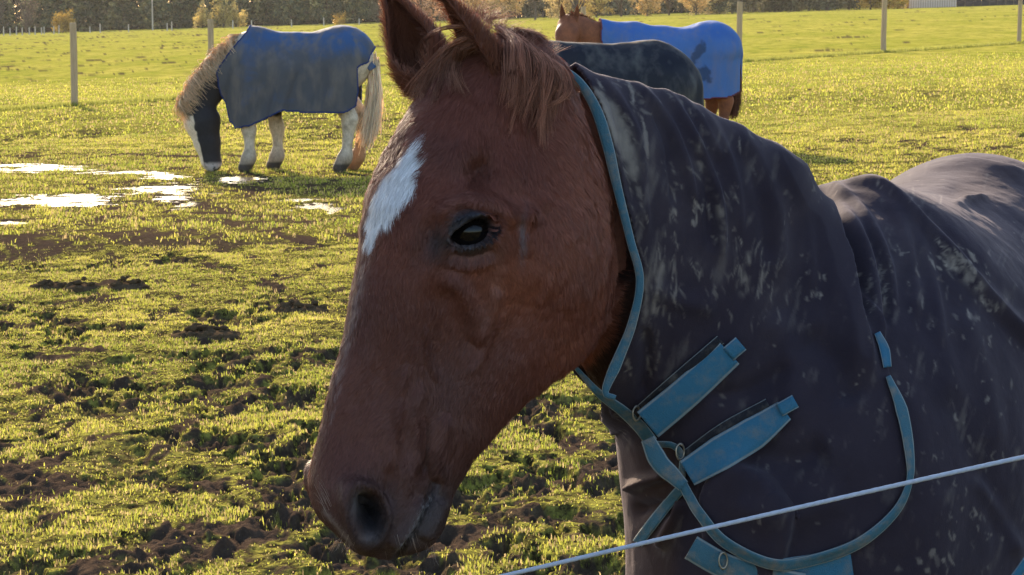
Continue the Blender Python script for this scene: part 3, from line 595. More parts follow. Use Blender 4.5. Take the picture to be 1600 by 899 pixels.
for cx, cy, sx_, sy_, n_, ang, L_, wd, a in [
    (975, 200, 14, 40, 16, 68, 60, 2.6, .8), (985, 320, 10, 50, 14, 75, 46, 1.8, .7), (1020, 470, 22, 60, 26, 100, 50, 1.6, .6), (1060, 410, 45, 60, 30, 78, 34, 1.5, .55), (1095, 225, 12, 30, 8, 60, 44, 2.0, .6),
    (1102, 268, 8, 3, 5, 5, 22, 2.6, .8), (1088, 335, 12, 12, 10, 55, 18, 3.0, .85), (1180, 420, 26, 26, 18, 98, 42, 1.6, .6), (1130, 350, 40, 60, 12, 72, 30, 1.4, .5), (1215, 440, 26, 30, 12, 105, 30, 1.4, .5), (1280, 452, 10, 16, 7, 95, 12, 2.2, .6),
    (1365, 440, 16, 22, 14, 95, 24, 2.6, .6), (1490, 410, 26, 12, 22, 55, 22, 3.2, .8), (1525, 470, 12, 24, 14, 70, 24, 2.8, .75), (1410, 400, 30, 50, 10, 80, 24, 1.5, .5), (1450, 520, 60, 80, 20, 85, 20, 1.5, .45),
    (1500, 650, 60, 90, 26, 90, 16, 1.8, .5), (1520, 800, 50, 50, 22, 90, 16, 2.2, .5), (1470, 880, 30, 14, 10, 80, 20, 4.0, .5), (1240, 560, 80, 80, 12, 90, 12, 1.4, .4), (1000, 150, 30, 16, 8, 40, 30, 1.6, .5), (1180, 260, 60, 30, 8, 60, 24, 1.4, .4), (1120, 600, 60, 20, 0, 0, 0, 0, 0)]:
    for _ in range(n_):
        x, y = cx+sr.normal(0, sx_), cy+sr.normal(0, sy_); t_ = math.radians(ang+sr.normal(0, 12)); l_ = L_*(.3+.9*sr.random())/2; stroke(x-math.cos(t_)*l_, y-math.sin(t_)*l_, x+math.cos(t_)*l_, y+math.sin(t_)*l_, wd*(.35+.75*sr.random()), a*(.45+.6*sr.random()))
for pl_, w_, a_ in (([(962, 170), (985, 230), (990, 290)], 9, .8), ([(972, 300), (980, 360), (990, 420)], 6, .7), ([(1085, 215), (1098, 260), (1108, 300)], 7, .7), ([(1115, 300), (1128, 345), (1132, 400)], 5, .6), ([(1168, 385), (1166, 430), (1158, 470)], 6, .6), ([(1040, 400), (1030, 450), (1018, 500)], 5, .6), ([(1010, 420), (1008, 480), (1000, 540)], 5, .5), ([(1470, 395), (1500, 420), (1540, 460)], 9, .7)):
    mud = np.maximum(mud, ridge(px+f2*6, py, pl_, w_, a_*1.2)*sst(-.35, .25, f3+.5*f2))
mud = np.maximum(mud, .30*sst(.12, .5, st*.6+f2*.5)*np.clip(blob(px, py, 1010, 360, 60, 200, -8, 1.2), 0, 1)); mud = np.maximum(mud, .22*sst(.2, .6, st*.6+f2*.5))
spk = vnoise(P, 75, 71)*.6+vnoise(P, 190, 72)*.4; mud = np.maximum(mud, .45*sst(.54, .62, spk)*sst(-.2, .3, f1))
dust = sst(-.3, .6, f1+.3*f2)*(.2+.8*sst(660, 300, py))*(1-.75*((P-BP)@BD > .35))
brown_tint = sst(1075, 1035, px)*sst(665, 720, py)+.55*np.clip(blob(px, py, 1545, 285, 55, 28, -20, 1.2), 0, 1)  # browner tint on the chest panel and a rump patch
M_rug = Mat('dark_fleece_rug', .92, .08); a1, a2, a3 = M_rug.attr('mud'), M_rug.attr('dust'), M_rug.attr('brown_tint')
co = M_rug.coord(); n1 = M_rug.noise(co, 9, 5); n2 = M_rug.noise(co, 420, 2); n3 = M_rug.noise(M_rug.coord((1, 1, .3)), 60, 4)
c_ = M_rug.mix(n1, (.0150, .0112, .0165, 1), (.032, .0245, .034, 1)); c_ = M_rug.mix(M_rug.math('MULTIPLY', a2.outputs['Fac'], .45), c_, (.058, .046, .052, 1))
c_ = M_rug.mix(a3.outputs['Fac'], c_, (.036, .021, .018, 1))
c_ = M_rug.mix(M_rug.math('MULTIPLY', a1.outputs['Fac'], M_rug.ramp(n3, [(.25, G(.5)), (.65, G(1))])), c_, (.23, .195, .165, 1)); M_rug.col(c_)
M_rug.b.inputs['Sheen Weight'].default_value = .12; M_rug.b.inputs['Sheen Roughness'].default_value = .45; M_rug.b.inputs['Sheen Tint'].default_value = (.55, .5, .62, 1)
M_rug.bump(M_rug.math('ADD', n2, M_rug.math('MULTIPLY', n3, .8)), .25, .002)
rug = mkw('rug', RGV2, RGF2, M_rug, horse, cols={'mud': mud, 'dust': dust, 'brown_tint': np.clip(brown_tint, 0, 1)})
rug['label'] = 'dark hooded rug smeared with dried mud'
sm = rug.modifiers.new('thickness', 'SOLIDIFY'); sm.thickness = .004; sm.offset = -1
rb = BVHTree.FromPolygons([tuple(v) for v in RGV2], [tuple(int(k) for k in f) for f in RGF2])
# ---- bindings, straps, rings
def webmat(name, c1, c2, dirt=.5):
    m = Mat(name, .7, .25); co = m.coord(); n1 = m.noise(co, 45, 5, .65); n2 = m.noise(co, 9, 3); wv = m.noise(m.coord((1, 1, 1)), 700, 1)
    c = m.mix(n2, (*c1, 1), (*c2, 1)); c = m.mix(m.math('MULTIPLY', m.ramp(n1, [(.48, G(0)), (.66, G(1))]), dirt), c, (.16, .14, .12, 1)); ed_ = m.attr('edge'); er = m.ramp(ed_.outputs['Fac'], [(.62, G(0)), (.80, G(.75)), (1, G(.35))]); c = m.mix(er, c, (.26, .27, .26, 1)); m.col(c); m.b.inputs['Specular IOR Level'].default_value = .08; m.bump(m.math('ADD', m.math('MULTIPLY', wv, 1.5), n1), .55, .0015); return m
M_bind = webmat('blue_binding', (.032, .088, .122), (.055, .120, .155), .75); M_strap = webmat('blue_strap', (.026, .100, .165), (.036, .120, .190), .42)
M_pad = webmat('black_strap_backing', (.012, .012, .016), (.02, .02, .025), .35); M_metal = Mat('dull_metal', .35, .5, (.25, .22, .18)); M_metal.b.inputs['Metallic'].default_value = .9
def ribbon(name, path, wpx, mat, lift=.004, thick=.0025, parent=None, dep0=2.75, maxjump=.05, tilt=0, follow=1.0, wave=0, edge=None):
    P = dense(path, 4); T = np.gradient(P, axis=0); T /= np.linalg.norm(T, axis=1, keepdims=True); S = np.stack([-T[:, 1], T[:, 0]], 1); n = len(P)
    wid = np.interp(np.linspace(0, 1, n), np.linspace(0, 1, len(np.atleast_1d(wpx))) if np.ndim(wpx) else [0, 1], wpx if np.ndim(wpx) else [wpx, wpx])
    D = np.zeros((n, 5)); last = dep0
    for i in range(n):
        for j in range(5):
            x, y = P[i]+S[i]*wid[i]*(j/4-.5); h = hit(rb, x, y, None); h = last if h is None or abs(h-last) > maxjump else h; D[i, j] = h
            if j == 2: last = h
    for j in range(5): D[:, j] = np.convolve(np.pad(D[:, j], 4, 'edge'), np.ones(9)/9, 'valid')
    D = D*follow+D.mean(0)*(1-follow) if follow < 1 else D
    D = np.minimum(D, D[:, 2:3]+.004); V = []; prof = [0, .8, 1, .8, 0]
    for i in range(n):
        wv = wave*math.sin(i*.35)
        for j in range(5): x, y = P[i]+S[i]*(wid[i]*(j/4-.5)+wv); V.append(pt(x, y, D[i, j]-lift-thick*.5*prof[j]+tilt*(j-2)))
    top = np.array(V).reshape(n, 5, 3); bot = top+FW*thick; A = np.concatenate([top, bot[:, ::-1]], 1).reshape(-1, 3)
    F = [[i*10+j, i*10+(j+1) % 10, (i+1)*10+(j+1) % 10, (i+1)*10+j] for i in range(n-1) for j in range(10)]
    F += [[0, 9, 8, 1], [1, 8, 7, 2], [2, 7, 6, 3], [3, 6, 5, 4]]; b = (n-1)*10; F += [[b+x for x in q_[::-1]] for q_ in ([0, 9, 8, 1], [1, 8, 7, 2], [2, 7, 6, 3], [3, 6, 5, 4])]
    return mkw(name, A, np.array(F), mat, parent or rug, cols={'edge': np.tile([1, 0, 0, 0, 1, 1, 0, 0, 0, 1.], n)})
ribbon('hood_binding', [(874, 103), (905, 128), (931, 170), (949, 225), (964, 290), (985, 375), (1000, 438), (988, 505), (966, 562), (946, 612), (962, 622)], [9, 15, 18, 17, 14, 13, 13, 13, 15, 18, 8], M_bind, .003, .004, dep0=2.63)
ribbon('throat_binding', [(897, 572), (935, 614), (972, 642), (1000, 668), (1018, 692)], [6, 11, 16, 20, 22], M_bind, .004, .004, dep0=2.75, maxjump=.03)
ribbon('bib_binding', [(1064, 752), (1078, 778), (1094, 804), (1133, 848), (1202, 881), (1260, 878), (1339, 851), (1397, 803), (1421, 754), (1421, 704), (1409, 640), (1388, 588)], [15, 17, 18, 18, 18, 18, 17, 14, 10, 16, 19, 8], M_bind, .008, .004, maxjump=.02)
ribbon('bib_binding', [(1371, 520), (1382, 545), (1387, 574)], [10, 16, 13], M_strap, .005, .003)
ribbon('front_binding', [(1068, 760), (1040, 792), (1012, 828), (996, 850)], [16, 17, 18, 17], M_bind, .006, .004)
ribbon('front_binding', [(1012, 686), (1030, 722), (1052, 744), (1068, 760)], [22, 30, 28, 20], M_bind, .010, .004, follow=.5, maxjump=.03)
ribbon('buckle_loop', [(1022, 694), (1052, 697), (1066, 716), (1064, 758)], [10, 10, 11, 12], M_bind, .012, .003)
ribbon('strap_backing', [(992, 648), (1055, 592), (1126, 531)], 16, M_pad, .007, .004)
ribbon('chest_strap', [(1012, 664), (1072, 614), (1140, 552)], [52, 50, 46], M_strap, .013, .004, follow=.4)
ribbon('strap_tab', [(1138, 554), (1158, 537)], 26, M_strap, .011, .003)
ribbon('strap_backing', [(1070, 712), (1130, 668), (1200, 630)], 15, M_pad, .007, .004)
ribbon('chest_strap', [(1074, 740), (1130, 706), (1180, 676), (1226, 642)], [44, 54, 52, 34], M_strap, .014, .004, follow=.4)
ribbon('strap_tab', [(1218, 641), (1243, 627)], 22, M_strap, .012, .003)
ribbon('lower_strap', [(1080, 856), (1130, 884), (1190, 905), (1250, 925)], [40, 40, 44, 60], M_bind, .008, .004, follow=.3, maxjump=.03)
ribbon('lower_strap', [(1215, 905), (1270, 895), (1332, 886)], [60, 56, 50], M_strap, .004, .004)
ribbon('lower_strap', [(1585, 905), (1610, 870)], 14, M_strap, .004, .004)
def ring(px, py, r, rt, name='buckle'):
    d0 = hit(rb, px, py, 2.8)-.018; c = pt(px, py, d0); n, m = 20, 8; V = []
    A_, B_ = RT*.9+FW*.3, UPV
    for i in range(n):
        a = 2*math.pi*i/n; o = A_*math.cos(a)*.6+B_*math.sin(a)
        for j in range(m): b = 2*math.pi*j/m; V.append(c+o*(r+rt*math.cos(b))-FW*rt*math.sin(b))
    F = [[i*m+j, ((i+1) % n)*m+j, ((i+1) % n)*m+(j+1) % m, i*m+(j+1) % m] for i in range(n) for j in range(m)]; mkw(name, V, np.array(F), M_metal, rug)
ring(995, 646, .009, .0018); ring(1063, 706, .010, .002); ring(1130, 876, .010, .002)
# ================================================================== FENCE ROPE
M_rope = Mat('white_rope', .6, .3); n1 = M_rope.noise(M_rope.coord(), 300, 3); M_rope.col(M_rope.mix(n1, (.24, .27, .34, 1), (.40, .43, .50, 1)))
W = [pt(-1500, 1250, 2.9), pt(-200, 1100, 2.6), pt(500, 967, 2.42), pt(800, 897, 2.36), pt(1000, 850, 2.33), pt(1200, 804, 2.30), pt(1420, 754, 2.27), pt(1600, 714, 2.24), pt(2600, 500, 2.1)]
W = dense(W, .004) if False else np.stack([np.interp(np.linspace(0, 8, 900), range(9), [w[k] for w in W]) for k in range(3)], 1)
for k in range(3): W[:, k] = np.convolve(np.pad(W[:, k], 40, 'edge'), np.ones(81)/81, 'valid')
W = W[45:-45]; T = np.gradient(W, axis=0); T /= np.linalg.norm(T, axis=1, keepdims=True); A_ = np.cross(T, [0, 0, 1]); A_ /= np.linalg.norm(A_, axis=1, keepdims=True); B_ = np.cross(T, A_)
arc = np.concatenate([[0], np.cumsum(np.linalg.norm(np.diff(W, axis=0), axis=1))])
M_ = 12; W2 = []
NS = 2600; ii = np.linspace(0, len(W)-1, NS); W_, A2, B2 = [np.stack([np.interp(ii, np.arange(len(W)), X[:, k]) for k in range(3)], 1) for X in (W, A_, B_)]; ar = np.interp(ii, np.arange(len(W)), arc)
V = []
for j in range(M_):
    b = 2*math.pi*j/M_; r = .0022*(1+.13*np.abs(np.sin((b*1.5)+ar*260))); V.append(W_+A2*(r*math.cos(b))[:, None]+B2*(r*math.sin(b))[:, None])
V = np.stack(V, 1).reshape(-1, 3); i = np.arange(NS-1)[:, None]*M_; j = np.arange(M_)[None]; j2 = (j+1) % M_
F = np.stack([i+j, i+j2, i+M_+j2, i+M_+j], -1).reshape(-1, 4); rope = mk('fence_rope', V, F, M_rope)
tag(rope, 'thin pale electric fence rope rising to the right in front of the horse rug', 'rope')
# ================================================================== FIELD
PUD = [(66, 262, 74, 4.2), (228, 268, 26, 2), (268, 274, 42, 3.6), (374, 279, 46, 4), (240, 294, 70, 6), (92, 311, 100, 8.5), (268, 308, 38, 6), (292, 318, 15, 6), (470, 311, 30, 3.5), (500, 317, 34, 5.5), (520, 326, 20, 7), (18, 345, 28, 3), (430, 326, 34, 2.5), (190, 268, 60, 2), (20, 257, 60, 2), (330, 300, 30, 2)]
PW = []
for cx, cy, rx, ry in PUD:
    c = gpt(cx, cy); a = gpt(cx, cy-ry); b = gpt(cx, cy+ry); PW.append((c[0], c[1], rx/FPX*c[1], abs(a[1]-b[1])/2*1.2, gz(c[0], c[1])-.014))
PW = [p[:4]+(.13-.012-.0005*k,) for k, p in enumerate(PW)]
def puddist(x, y):
    best = np.full(x.shape, 9.); reg = (y > 13) & (y < 29) & (x < -.6) & (x > -9); X, Y = x[reg], y[reg]
    nz = fbm2(X*1.1, Y*2.1, 3.4, 91, 5, .72)*1.5+.03; b = np.full(X.shape, 9.)
    for cx, cy, rx, ry, L in PW: b = np.minimum(b, np.hypot((X-cx)/rx, (Y-cy)/ry))
    best[reg] = np.minimum(b+nz, 8.5); return best, .118
def mudmask(x, y):
    x = x+.25*fbm2(x, y, 3.1, 11, 2); y = y*1.0                                    # 1 = bare trodden mud, 0 = turf
    a = fbm2(x, y*.55, 1.35, 21, 5, .6); b = fbm2(x, y*.7, .42, 33, 3)
    lean = .08*sst(14, 7, y)+.09*sst(8.6, 6.6, y)*sst(.3, -.8, x)-.10*sst(15, 32, y)-.16*sst(38, 60, y)+.05*sst(12, 16, y)*sst(22, 18, y)
    lean = lean-.12*sst(1.5, 4, x)*sst(20, 28, y)
    fine = fbm2(x, y*.42, 6.5, 35, 4, .66); core = sst(.04, .18, a*.36+b*.22+fine*.80-.15+lean*.9)
    return np.maximum(core, pits(x, y)*.95)
def pits(x, y):                                       # hoof holes punched into the turf
    zone = sst(-.22, .18, fbm2(x, y*.6, .9, 23, 3)+fbm2(x, y, .35, 24, 2)*.5+.10*sst(13, 7, y)-.30*sst(24, 45, y)-.25*sst(1, 4, x)*sst(18, 30, y))
    return zone*sst(-.02, .18, fbm2(x, y*.7, 7.0, 25, 4, .65))
def ground_h(x, y, full=False):
    xc = np.clip(x, -160, 160); yc = np.clip(y, -40, 330); z = .03*xc+.005*yc+.05
    near = sst(60, 22, np.hypot(x, y)); m = mudmask(x, y)
    h = fbm2(x, y, .5, 51, 3)*.022+fbm2(x, y, 2.3, 55, 3)*.010
    clod = (1-np.abs(fbm2(x, y, 3.6, 57, 4, .55)))**2; r = fbm2(x, y*.8, 7.5, 58, 4, .6)
    h = h-.038*pits(x, y)+m*(-.006+.026*(clod-.55)+.030*r+.026*fbm2(x, y, 17, 65, 3))+(1-m)*.012*np.abs(fbm2(x, y, 7, 66, 3))+(1-m)*(.006*fbm2(x, y, 11, 59, 3)+.010*sst(.1, .5, fbm2(x, y, 5, 61, 2)))
    h = h*(.25+.75*near)*sst(110, 50, np.hypot(x, y))
    e, L = puddist(x, y); pb = sst(1.75, 1.05, e); z = z+h
    z = z*(1-pb)+pb*(L+.004+.006*sst(1.0, 1.5, e)+.003*fbm2(x, y, 9, 77, 3)-.022*sst(1.06, .7, e)); z = np.where((e > 1.06) & (e < 8.6) & (y > 14) & (y < 27) & (x < -.8), np.maximum(z, L+.003-.15*(1-sst(14, 15.5, y)*sst(27, 25.5, y)*sst(-.8, -1.2, x))), z)
    return (z, m, e) if full else z
na1 = 1000; th = np.concatenate([np.linspace(-math.pi, -.55, 50, endpoint=False), np.linspace(-.55, -.36, 30, endpoint=False), np.linspace(-.36, .34, na1, endpoint=False), np.linspace(.34, .55, 30, endpoint=False), np.linspace(.55, math.pi, 50)])
rr = np.concatenate([np.linspace(.2, 5.4, 24, endpoint=False), np.exp(np.linspace(math.log(5.4), math.log(60), 1050, endpoint=False)), np.exp(np.linspace(math.log(60), math.log(1800), 90))])
TH_, RR_ = np.meshgrid(th, rr); gx = np.sin(TH_)*RR_; gy = np.cos(TH_)*RR_; gzz, gm, ge = ground_h(gx, gy, True)
V = np.stack([gx, gy, gzz], -1).reshape(-1, 3); nT = len(th); i = np.arange(len(rr)-1)[:, None]*nT; j = np.arange(nT-1)[None]
F = np.stack([i+j, i+j+1, i+nT+j+1, i+nT+j], -1).reshape(-1, 4)[:, ::-1]
c0 = len(V); V = np.concatenate([V, [[0, 0, gz(0, 0)]]]); F3 = np.array([[c0, j, j+1] for j in range(nT-1)])
M_g = Mat('grazed_field', .95, .0); am, aw = M_g.attr('mud'), M_g.attr('wet'); co = M_g.coord(); cos_ = M_g.coord((1, .35, 1))
n1 = M_g.noise(cos_, .35, 5, .6); n2 = M_g.noise(cos_, 2.2, 6, .65); n3 = M_g.noise(co, 26, 5, .7); n4 = M_g.noise(co, 5.5, 6, .7)
gcol = M_g.mix(M_g.ramp(n1, [(.35, G(0)), (.65, G(1))]), (.215, .215, .033, 1), (.320, .280, .058, 1)); gcol = M_g.mix(M_g.ramp(n2, [(.42, G(0)), (.68, G(.85))]), gcol, (.095, .120, .012, 1))
af = M_g.attr('far'); gcol = M_g.mix(M_g.ramp(n4, [(.52, G(0)), (.72, G(.75))]), gcol, (.13, .10, .05, 1)); gcol = M_g.mix(1.0, gcol, M_g.ramp(n3, [(.3, G(.75)), (.7, G(1.25))]), 'MULTIPLY')
soil = M_g.mix(M_g.ramp(n3, [(.42, G(0)), (.62, G(1))]), (.030, .024, .012, 1), (.22, .20, .04, 1)); gcol = M_g.mix(af.outputs['Fac'], soil, gcol)
mcol = M_g.mix(n3, (.018, .012, .009, 1), (.080, .056, .040, 1)); mcol = M_g.mix(aw.outputs['Fac'], mcol, (.045, .034, .026, 1))
M_g.col(M_g.mix(M_g.math('MULTIPLY', am.outputs['Fac'], 1.0), gcol, mcol)); M_g.l(M_g.ramp(M_g.math('ADD', am.outputs['Fac'], M_g.math('MULTIPLY', n4, .0)), [(0, G(.92)), (1, G(.78))]), M_g.b.inputs['Roughness'])
M_g.bump(M_g.math('ADD', n3, M_g.math('MULTIPLY', n4, 1.5)), .6, .03)
field = mk('field', V, [F, F3[:, ::-1]], M_g, cols={'far': np.append(sst(16, 55, RR_+6*fbm2(gx, gy, .3, 5, 3)).ravel(), 0), 'mud': np.append(gm.ravel(), 0), 'wet': np.append(sst(1.9, 1.1, ge).ravel(), 0)})
tag(field, 'trodden grass field with bare muddy patches', None, kind='structure')
# water standing in the hollows
M_w = Mat('puddle_water', .2, .10, (.05, .04, .03)); nw = M_w.noise(M_w.coord((1, .5, 1)), 16, 4, .6); M_w.bump(nw, .5, .02); M_w.b.inputs['IOR'].default_value = 1.16
for cx, cy, rx, ry, L in PW:
    n = 40; a = np.linspace(0, 2*math.pi, n, endpoint=False); V = np.concatenate([[[cx, cy, L]], np.stack([cx+rx*1.8*np.cos(a), cy+ry*1.8*np.sin(a), a*0+L], 1)])
    p = mk('puddle', V, np.array([[0, k+1, (k+1) % n+1] for k in range(n)]), M_w); tag(p, 'shallow bright puddle in the grass', None, kind='structure')
# grass blades
def blades(n, y0, y1, half, ln, wd, dens=1.0):
    u = RNG.random(n); y = np.sqrt(y0*y0+(y1*y1-y0*y0)*u); x = (RNG.random(n)*2-1)*(y*half+.3)
    z, m, e = ground_h(x, y, True); tuft = sst(-.35, .45, fbm2(x, y, 5.5, 81, 3)); k = (RNG.random(n) > m*.96) & (RNG.random(n) > sst(44, 61, y)) & ((e > 1.10) | ((e > .55) & (RNG.random(n) < .30))) & (RNG.random(n) < .35+.65*tuft)
    x, y, z, tuft = x[k], y[k], z[k], tuft[k]; n = len(x); a = RNG.random(n)*2*math.pi; l = ln*(.45+.8*RNG.random(n))*(.6+.8*tuft); w = wd*(.6+.7*RNG.random(n))
    lean = RNG.random(n)*.9; dx, dy = np.cos(a)*lean*l, np.sin(a)*lean*l; b = RNG.random(n)*math.pi; sx, sy = np.cos(b)*w/2, np.sin(b)*w/2
    l = l*(.7+.3*tuft); P0 = np.stack([x-sx, y-sy, z-.003], 1); P1 = np.stack([x+sx, y+sy, z-.003], 1); Mx = np.stack([x+dx*.35, y+dy*.35, z+l*.62], 1); S = np.stack([sx, sy, sx*0], 1)*.75; T = np.stack([x+dx, y+dy, z+l*np.sqrt(1-np.minimum(lean, .85)**2*.7)], 1)
    V = np.stack([P0, P1, Mx+S, Mx-S, T], 1).reshape(-1, 3); o = np.arange(n)[:, None]*5
    hue = np.clip(fbm2(x, y, .8, 85, 3)+rnd(n, .35), -1, 1)[:, None]*.5+.5; c = np.array([.19, .245, .032])*(1-hue)+np.array([.48, .43, .08])*hue; dry = (RNG.random(n) < .30)[:, None]; c = np.where(dry, [.36, .27, .13], c)*(.7+.6*RNG.random((n, 1)))
    return V, o, np.repeat(c, 5, 0)
M_gr = Mat('grass_blade', .7, .08); a = M_gr.attr('col'); M_gr.col(a.outputs['Color']); tr = M_gr.n('ShaderNodeBsdfTranslucent'); M_gr.l(a.outputs['Color'], tr.inputs[0]); ms = M_gr.n('ShaderNodeMixShader'); ms.inputs[0].default_value = .45
M_gr.l(M_gr.b.outputs[0], ms.inputs[1]); M_gr.l(tr.outputs[0], ms.inputs[2]); M_gr.l(ms.outputs[0], M_gr.nt.nodes['Material Output'].inputs[0])
parts = [blades(720000, 5.0, 15, .36, .0135, .0038), blades(420000, 15, 30, .36, .026, .0075), blades(230000, 30, 62, .36, .036, .018)]
x = []; off = 0; Vs = []; Fq = []; Ft = []; Cs = []
for V, o, c in parts:
    Vs.append(V); Fq.append(o+off+np.array([[0, 1, 2, 3]])); Ft.append(o+off+np.array([[3, 2, 4]])); Cs.append(c); off += len(V)
grass = mk('grass', np.concatenate(Vs), [np.concatenate(Fq), np.concatenate(Ft)], M_gr, cols={'col': np.concatenate(Cs)}, smooth=False)
tag(grass, 'short grazed grass growing between the mud patches', 'grass', kind='stuff')
# dung heaps
M_d = Mat('dung', .95, .0); nd = M_d.noise(M_d.coord(), 30, 5); M_d.col(M_d.mix(nd, (.035, .024, .014, 1), (.095, .066, .040, 1))); M_d.bump(nd, .5, .01)
for k, (px, py, w, n, lab) in enumerate([(322, 521, .20, 34, 'widest dung heap on the grass left of the horse nose'), (200, 435, .14, 20, 'dung heap at the left end of the dark row below the puddles'), (128, 437, .13, 16, 'dark dung heap left of the others below the puddles'), (75, 434, .14, 16, 'dung heap nearest the left edge of the photo'), (470, 478, .17, 26, 'dung heap of small balls just left of the chestnut nose bridge'), ]):
    c = gpt(px, py); c[2] = ground_h(np.array([c[0]]), np.array([c[1]]))[0]; Vs = []; Fs = []; o = 0
    V, F = uvsphere((0, 0, 0), 1, 24, 12, (w*.92, w*.74, .035)); V = V*(1+.12*fbm3(V+k, 9, k, 3)[:, None]); Vs.append(V); Fs.append(F); o += len(V)
    for i in range(n*2):
        a, r = RNG.random()*6.28, math.sqrt(RNG.random())*w; r0 = .011+.010*RNG.random(); p = np.array([math.cos(a)*r, math.sin(a)*r*.8, (1-(r/w)**1.5)*.06*RNG.random()+.012]); p[:2] *= .8
        V, F = uvsphere(p, r0, 10, 8, (1+.4*RNG.random(), 1, .8)); V = V+fbm3(V+k, 70, i, 2)[:, None]*.5*(V-p); Vs.append(V); Fs.append(F+o); o += len(V)
    ob = mk('dung_heap', np.concatenate(Vs), np.concatenate(Fs), M_d); ob.location = c; tag(ob, lab, 'dung heap', 'dung heaps on the field')
# ================================================================== FENCE POSTS
M_post = Mat('weathered_post', .85, .2); co = M_post.coord((14, 14, 1.2)); n1 = M_post.noise(co, 3, 6, .6); M_post.col(M_post.mix(n1, (.24, .16, .09, 1), (.50, .37, .23, 1))); M_post.bump(n1, .5, .01)
def post_mesh(h, w, seed):
    zs = [-.3, 0, h*.3, h*.6, h-.012, h]; V = []; r = np.random.default_rng(seed)
    for k, z in enumerate(zs):
        s = w/2*(1-.04*z/h)*(0.86 if k == 5 else 1); c = s*.3; ox, oy = r.normal(0, .003, 2)
        for a, b in ((s, c), (c, s), (-c, s), (-s, c), (-s, -c), (-c, -s), (c, -s), (s, -c)): V.append((a+ox, b+oy, z))
    F = [[i*8+j, i*8+(j+1) % 8, (i+1)*8+(j+1) % 8, (i+1)*8+j] for i in range(len(zs)-1) for j in range(8)]; t = len(zs)*8-8
    return V, F+[[t, t+1, t+2, t+3], [t, t+3, t+4, t+7], [t+4, t+5, t+6, t+7]]
def place_post(x, y, h, w, rz, lab, name='fence_post', group='wooden posts across the field', z=None, mat=None, cat='fence post'):
    V, F = post_mesh(h, w, int(x*100) % 97+5); o = mk(name, V, F, mat or M_post, smooth=False); o.location = (x, y, float(gz(x, y)) if z is None else z); o.rotation_euler = (rnd(1)[0]*.004, rnd(1)[0]*.006, rz); return tag(o, lab, cat, group)
for px, D, w, rz, lab in [(118.5, 40.7, .125, .5, 'square wooden fence post at the left, whole and in full view'), (333, 43.2, .115, .5, 'fence post standing behind the grazing piebald horse'), (910, 51.8, .12, .3, 'short looking fence post behind the head of the chestnut horse in the blue rug'),
        (1153, 57.0, .15, .4, 'fence post just behind the rump of the blue rugged horse'), (1377, 61.6, .15, .3, 'fence post on the open grass, second from the right edge'), (1587, 67.5, .13, .3, 'fence post nearest the right edge of the photo')]:
    place_post((px-800)/FPX*D, D, 1.55 if px > 340 or px < 300 else 1.53, w, rz, lab)
c = gpt(633, 130); place_post(c[0], c[1], .32, .09, .3, 'low wooden stump between the piebald horse tail and the big horse ears', 'post_stump', None, cat='stump')
# strip of longer pale grass under the fence line
n = 26000; D = 38+34*RNG.random(n); t = (D-40.7)/(61.6-40.7); xx = -8.2+18.65*t+rnd(n, .13); yy = D+rnd(n, .13); z = ground_h(xx, yy); l = .05+.07*RNG.random(n); b = RNG.random(n)*math.pi; w = .012
P0 = np.stack([xx-np.cos(b)*w, yy-np.sin(b)*w, z], 1); P1 = np.stack([xx+np.cos(b)*w, yy+np.sin(b)*w, z], 1); P2 = np.stack([xx+rnd(n, .03), yy+rnd(n, .03), z+l], 1)
cc = np.array([.27, .27, .06])*(.7+.6*RNG.random((n, 1))); tg = mk('long_grass', np.stack([P0, P1, P2], 1).reshape(-1, 3), np.arange(n*3).reshape(-1, 3), M_gr, cols={'col': np.repeat(cc, 3, 0)}, smooth=False); tag(tg, 'strip of longer pale grass under the line of fence posts', 'grass', kind='stuff')
# far markers
M_pale = Mat('pale_post', .8, .2, (.40, .36, .30))
far = [(4, 56), (11, 50), (21, 50), (31, 56), (40, 51), (51, 51), (60, 52), (70, 53), (74, 55), (89, 55), (97, 54), (145, 55), (161, 54), (205, 53), (265, 51), (272, 51), (367, 49), (396, 49), (458, 46), (508, 46), (563, 42)]
for k, (px, py) in enumerate(far):
    D = 262+rnd(1)[0]*4; x = (px-800)/FPX*D; place_post(x, D, (.75+.35*RNG.random()), .14, .2, ['tiny pale fence post in the far row at the left tree edge', 'small pale marker post before the far conifers'][px > 120], 'far_post', ['far row of pale posts', 'far marker posts'][px > 120], mat=M_pale)
D = 275; x = (242.5-800)/FPX*D; V, F = [], []; r = .09
n = 10; V = [(r*math.cos(6.283*j/n)*(1-.4*k), r*math.sin(6.283*j/n)*(1-.4*k), 9.5*k) for k in (0, 1) for j in range(n)]; F = [[j, (j+1) % n, n+(j+1) % n, n+j] for j in range(n)]
o = mk('utility_pole', V, F, M_pale); o.location = (x, D, gz(x, D)); tag(o, 'tall thin pale pole rising in front of the far conifers', 'pole')
